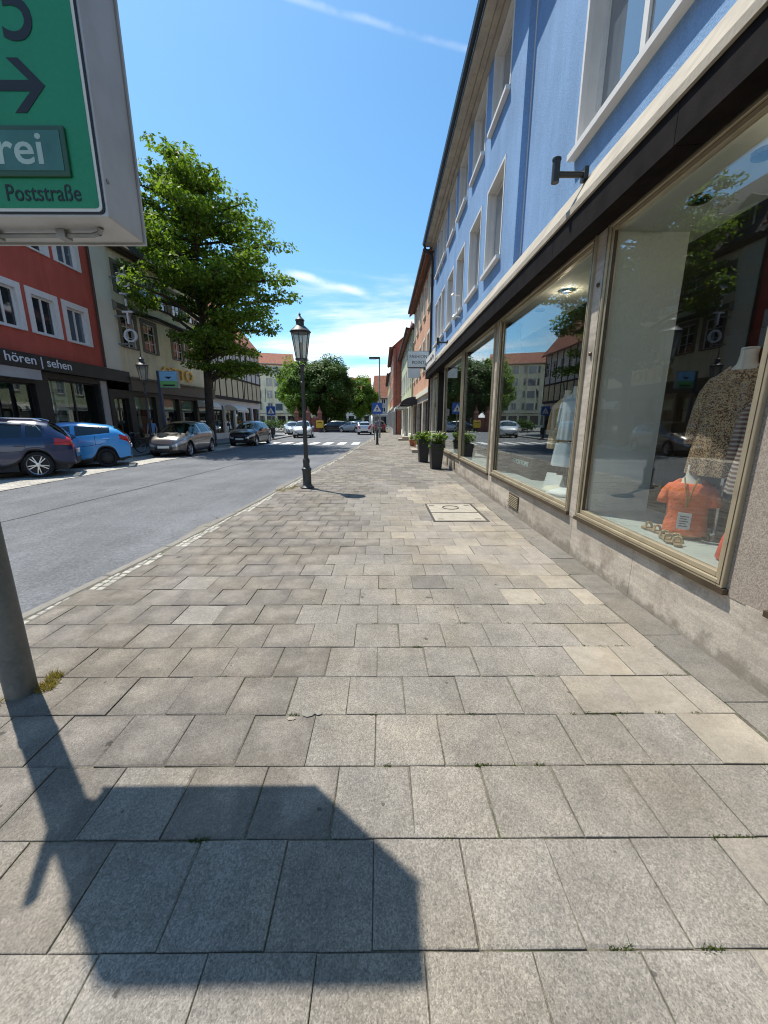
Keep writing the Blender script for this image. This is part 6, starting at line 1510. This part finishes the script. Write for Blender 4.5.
# ------------------------------------------------------------------ things in the shop windows
def ring_el(cx, cy, z, rx, ry, n=20, rot=0.0):
    out = []
    for i in range(n):
        q = 2*math.pi*i/n; x, y = rx*math.cos(q), ry*math.sin(q); out.append((cx+x*math.cos(rot)-y*math.sin(rot), cy+x*math.sin(rot)+y*math.cos(rot), z))
    return out
def torso(label, loc, rz, scale, cloth, kind, name='mannequin'):
    """half mannequin; local +x is its front, +y its left"""
    s = thing(name, label, 'mannequin', loc, rz); k = scale
    body = [(0.0,0.11,0.15),(0.10,0.115,0.16),(0.20,0.10,0.135),(0.30,0.115,0.145),(0.38,0.125,0.165),(0.45,0.10,0.165),(0.50,0.075,0.125),(0.535,0.06,0.08),(0.56,0.052,0.06),(0.62,0.048,0.052),(0.66,0.05,0.054)]
    mb = MB(); mb.loft([ring_el(0.015*math.sin(z*5)*k, 0, z*k, a*k, b*k) for z, a, b in body]); o = mb.build('body', 'skin_plaster', s, local=True, smooth=True)
    mb = MB(); mb.lathe([(0.052*k,0),(0.052*k,0.01)],16,(0.0,0,0.66*k)); mb.build('neck_cap', 'paper', s, local=True)
    rnd = random.Random(len(label)); n = 44
    if kind == 'shirt':
        prof = [(-0.01,0.135,0.18),(0.06,0.135,0.18),(0.16,0.125,0.165),(0.24,0.128,0.165),(0.31,0.142,0.172),(0.38,0.146,0.186),(0.43,0.132,0.19),(0.475,0.108,0.17),(0.51,0.088,0.135),(0.54,0.074,0.095)]
    else:
        prof = [(-0.28,0.19,0.25),(-0.15,0.185,0.245),(0.0,0.175,0.235),(0.15,0.16,0.222),(0.28,0.15,0.215),(0.38,0.145,0.215),(0.44,0.13,0.20),(0.485,0.105,0.165),(0.52,0.082,0.125),(0.55,0.07,0.09)]
    mb = MB(); rings = []
    for z, a, b in prof:
        r_ = []
        for i in range(n):
            q = 2*math.pi*i/n; fold = 1+(0.05*math.sin(q*5+z*9)+0.02*math.sin(q*9-z*6) if kind == 'shirt' else 0.085*math.sin(q*13+z*2)+0.02*math.sin(q*5-z*5))*max(0, 1-(z+0.3)/(0.85 if kind == 'shirt' else 0.8))
            r_.append((0.012*k+a*k*fold*math.cos(q), b*k*fold*math.sin(q), (z-(0.05 if (math.cos(q) > 0.6 and z > 0.53) else 0))*k))
        rings.append(r_)
    mb.loft(rings, caps=False); sh = mb.build('garment', cloth, s, local=True, smooth=True); so = sh.modifiers.new('t', 'SOLIDIFY'); so.thickness = 0.006; sh.modifiers.new('sub','SUBSURF').levels = 1
    for sg in (1, -1):                                          # sleeves
        if kind == 'shirt': P = [(0.11,0.46,0.055),(0.15,0.445,0.068),(0.182,0.40,0.070),(0.198,0.34,0.072),(0.205,0.285,0.076)]
        else: P = [(0.12,0.46,0.06),(0.17,0.435,0.074),(0.21,0.35,0.078),(0.232,0.22,0.080),(0.245,0.08,0.082),(0.25,-0.04,0.08)]
        mb = MB(); rr = []
        for t, (y, z, w) in enumerate(P):
            a = P[max(0,t-1)]; b = P[min(len(P)-1,t+1)]; d = Vector((0, sg*(b[0]-a[0]), b[1]-a[1])).normalized(); e2 = d.cross(Vector((1,0,0)))
            r_ = []
            for i in range(18):
                q = 2*math.pi*i/18; fold = 1+0.06*math.sin(q*4+t*0.7); v = Vector((0.0, sg*y, z))+Vector((1,0,0))*w*0.95*fold*math.cos(q)+e2*w*0.72*fold*math.sin(q); r_.append((v.x*k, v.y*k, v.z*k))
            rr.append(r_)
        mb.loft(rr, caps=False); sl = mb.build('sleeve', cloth, s, local=True, smooth=True); so = sl.modifiers.new('t', 'SOLIDIFY'); so.thickness = 0.005
    return s
# orange knit top on a bust standing on the display stage
t = torso('orange knit top with pendant on a headless bust in the near display window', (2.82, 3.50, 0.63), R(228), 0.93, 'orange', 'shirt')
mb = MB(); mb.path([(0.10,0.05,0.52),(0.145,0.03,0.44),(0.155,0.012,0.34),(0.155,0.0,0.25)],[0.006]*4,6); mb.path([(0.10,-0.05,0.52),(0.145,-0.03,0.44),(0.155,-0.005,0.34),(0.155,0.0,0.25)],[0.006]*4,6); mb.build('pendant_cord', 'bead', t, local=True)
mb = MB(); mb.extrude([Vector((0.160,-0.05,0.06)),Vector((0.160,0.05,0.06)),Vector((0.160,0.05,0.21)),Vector((0.160,-0.05,0.21))],(0.004,0,0)); tg = mb.build('price_tag', 'paper', t, local=True)
mb = MB()
for i in range(5): mb.box(0.1645,0.1655,-0.032,0.02 if i % 2 else 0.034,0.085+i*0.022,0.093+i*0.022)
mb.build('tag_print', 'steel_grey', tg, local=True)
# printed blouse on a stand
t = torso('bust on a stand wearing a brown and beige printed pleated blouse', (3.02, 3.40, 1.48), R(212), 1.12, 'print', 'blouse')
mb = MB(); mb.tube((0,0,-0.90),(0,0,0.02),0.02); mb.lathe([(0.17,-0.893),(0.17,-0.88),(0.03,-0.86)],20,(0,0,0)); mb.build('stand', 'chrome', t, local=True)
t = torso('bust wearing a red and white plaid blouse at the edge of the near display', (3.0, 2.98, 1.34), R(200), 1.0, 'plaid', 'blouse')
mb = MB(); mb.tube((0,0,-0.755),(0,0,0.02),0.02); mb.lathe([(0.17,-0.754),(0.17,-0.74),(0.03,-0.70)],20,(0,0,0)); mb.build('stand', 'chrome', t, local=True)
# second window: pale dress and tan jacket
t = torso('bust in a long pale blue dress in the second display window', (2.80, 5.85, 1.58), R(215), 0.80, 'dress', 'blouse')
mb = MB(); n = 24; rr = []
for z, a in ((-0.26,0.20),(-0.42,0.23),(-0.6,0.25)): rr.append([(a*(1+0.07*math.sin(8*6.283*i/n))*math.cos(6.283*i/n)*0.85, a*(1+0.07*math.sin(8*6.283*i/n))*math.sin(6.283*i/n), z) for i in range(n)])
mb.loft(rr, caps=False); mb.build('skirt', 'dress', t, local=True, smooth=True)
mb = MB(); mb.tube((0,0,-0.96),(0,0,0.02),0.025); mb.lathe([(0.17,-0.955),(0.17,-0.94),(0.03,-0.92)],20,(0,0,0)); mb.build('stand', 'shop_dark', t, local=True)
t = torso('bust in a tan jacket beside the pale blue dress', (3.05, 6.65, 1.45), R(215), 1.0, 'tan_cloth', 'blouse')
mb = MB(); mb.tube((0,0,-0.86),(0,0,0.02),0.025); mb.lathe([(0.17,-0.855),(0.17,-0.84),(0.03,-0.82)],20,(0,0,0)); mb.build('stand', 'shop_dark', t, local=True)

def bag():
    s = thing('handbag', 'red cloth bag standing in the corner of the near display window', 'bag', (2.70, 2.76, 0.587), R(20))
    mb = MB(); rr = []
    for z, a, b in ((0,0.07,0.15),(0.02,0.085,0.17),(0.16,0.075,0.15),(0.30,0.04,0.115),(0.34,0.03,0.10)): rr.append([(a*math.cos(6.283*i/16)*(1+0.08*math.sin(i*2.2)), b*math.sin(6.283*i/16)*(1+0.05*math.sin(i*3.1)), z) for i in range(16)])
    mb.loft(rr); mb.build('pouch', 'redcloth', s, local=True, smooth=True)
    mb = MB(); mb.path([(0,-0.09,0.33),(0.01,-0.06,0.43),(0.01,0.06,0.43),(0,0.09,0.33)],[0.008]*4,6); mb.build('strap', 'bead', s, local=True)
bag()
def sandal(label, loc, rz):
    s = thing('sandal', label, 'sandal', loc, rz, 'sandals on the display stage')
    mb = MB(); out = [(-0.12,-0.03),(0.0,-0.028),(0.07,-0.042),(0.12,-0.03),(0.135,0.0),(0.12,0.03),(0.06,0.038),(0.0,0.03),(-0.12,0.03),(-0.135,0.0)]
    mb.extrude([Vector((x,y,0.004)) for x, y in out],(0,0,0.02)); mb.build('sole', 'leather', s, local=True, bevel=0.004)
    for x in (0.05, -0.06):
        mb = MB(); pts = [(x,-0.038,0.02),(x+0.01,-0.025,0.065),(x+0.012,0.0,0.075),(x+0.01,0.025,0.065),(x,0.038,0.02)]; mb.path(pts,[0.012]*5,6); mb.build('strap', 'tan_cloth', s, local=True)
sandal('left tan sandal of the pair in front of the orange top', (2.58, 3.38, 0.586), R(70)); sandal('right tan sandal of the pair in front of the orange top', (2.60, 3.28, 0.586), R(60))
sandal('brown sandal lying under the price tag of the orange top', (2.66, 3.68, 0.586), R(95))
def leaflet(label, loc, rz, w=0.16, h=0.22):
    s = thing('leaflet', label, 'leaflet', loc, rz, 'leaflets in the windows')
    mb = MB(); mb.loft([[(0,-w/2,0),(0.004,-w/2,0),(0.004,w/2,0),(0,w/2,0)],[(-0.10,-w/2,h),(-0.096,-w/2,h),(-0.096,w/2,h),(-0.10,w/2,h)]]); mb.build('card', 'paper', s, local=True)
    mb = MB(); mb.loft([[(-0.17,-w/2,0),(-0.166,-w/2,0),(-0.166,w/2,0),(-0.17,w/2,0)],[(-0.102,-w/2,h-0.002),(-0.098,-w/2,h-0.002),(-0.098,w/2,h-0.002),(-0.102,w/2,h-0.002)]]); mb.build('card_back', 'paper', s, local=True)
leaflet('white folded leaflet on the stage of the second window', (2.70, 6.05, 0.587), R(215)); leaflet('white folded leaflet beside the first one in the second window', (2.72, 6.32, 0.587), R(220))
def cloth_heap(label, loc, m, seed):
    rnd = random.Random(seed); mb = MB(); n = 18; rr = []
    for z, a in ((0,0.19),(0.03,0.2),(0.06,0.15),(0.085,0.07)): rr.append([(a*1.2*math.cos(6.283*i/n)*rnd.uniform(0.75,1.2), a*math.sin(6.283*i/n)*rnd.uniform(0.75,1.2), z+rnd.uniform(0,0.02)) for i in range(n)])
    mb.loft(rr); o = mb.build('folded_scarf', m, None, local=True, smooth=True); o.location = loc; tag(o, label, 'scarf', 'scarves on the stage')
cloth_heap('pale scarf heaped at the foot of the pale blue dress', (2.62, 5.55, 0.587), 'paper', 1); cloth_heap('cream scarf lying left of the leaflets in the second window', (2.66, 5.82, 0.587), 'cream_light', 2)
def block():
    s = thing('display_block', 'black display block with pale lettering in the second window', 'display block', (2.95, 7.7, 0.587))
    mb = MB(); mb.box(2.72,3.15,7.05,8.25,0.587,1.05); mb.build('block', 'shop_dark', s, bevel=0.01)
    text('FASHION POINT', 0.13, 'lettering', 'letter_teal', s, basis((2.717-2.95, 8.2-7.7, 0.80-0.587),(0,-1,0),(0,0,1),(-1,0,0)), 0.002, 'LEFT', 0.001, 1.0)
M['letter_teal'] = mat('letter_teal', (0.42, 0.62, 0.60), 0.5)
block()

# ------------------------------------------------------------------ small things on the pavement
def manhole():
    x0, x1, y0, y1 = 0.86, 1.80, 6.28, 7.70
    s = thing('manhole_cover', 'concrete filled double manhole cover with iron frame set in the pavement', 'manhole cover', ((x0+x1)/2,(y0+y1)/2,0))
    f = 0.035; z = 0.007; mb = MB()
    mb.box(x0,x0+f,y0,y1,-0.04,z); mb.box(x1-f,x1,y0,y1,-0.04,z); mb.box(x0+f,x1-f,y0,y0+f*1.6,-0.04,z); mb.box(x0+f,x1-f,y1-f,y1,-0.04,z); ym = 6.93; mb.box(x0+f,x1-f,ym-0.014,ym+0.014,-0.04,z); mb.build('frame', 'castiron', s)
    for a, b in ((y0+f*1.6,ym-0.014),(ym+0.014,y1-f)):
        mb = MB(); mb.box(x0+f+0.006,x1-f-0.006,a+0.006,b-0.006,-0.04,z-0.002); mb.build('plate', 'cover_fill', s, bevel=0.003)
    mb = MB(); mb.torus((1.32,7.33,z-0.001),(0,0,1),0.15,0.011,28,6); mb.build('ring_inlay', 'castiron', s)
    for (x, y) in ((x0+0.14,6.45),(x1-0.16,6.45),(x0+0.12,7.52),(x1-0.14,7.52)):
        mb = MB(); mb.box(x-0.05,x+0.05,y-0.015,y+0.015,z-0.003,z+0.001); mb.build('lift_slot', 'castiron', s)
manhole()
def rubble():
    rnd = random.Random(4)
    def chip(label, loc, r, m):
        mb = MB(); n = 8; rr = []
        for z, k in ((0,1.0),(0.5,0.95),(0.9,0.6)): rr.append([(r*k*math.cos(6.283*i/n)*rnd.uniform(0.7,1.2)*1.5, r*k*math.sin(6.283*i/n)*rnd.uniform(0.7,1.2), z*r*0.22) for i in range(n)])
        mb.loft(rr); o = mb.build('stone_chip', m, None, local=True); o.location = loc; tag(o, label, 'stone')
    chip('white stone chip lying at a slab corner', (-0.515, 1.885, 0.002), 0.016, 'slab_pale'); chip('grey stone plug beside the white stone chip', (-0.43, 1.925, 0.002), 0.026, 'kerb'); chip('small grey stone right of the stone plug', (-0.37, 1.93, 0.002), 0.018, 'kerb')
rubble()
def bin_(label, loc):
    s = thing('litter_bin', label, 'litter bin', loc); x, y, z = loc
    mb = MB(); mb.tube((x,y,z),(x,y,z+1.15),0.03); mb.build('post', 'galv', s); mb = MB(); mb.lathe([(0.16,0.35),(0.2,0.4),(0.21,0.95),(0.19,0.97)],14,(x,y-0.2,z)); mb.build('basket', 'black_metal', s, smooth='auto')
bin_('black litter bin below the left crossing sign', (-9.95, 36.6, 0))
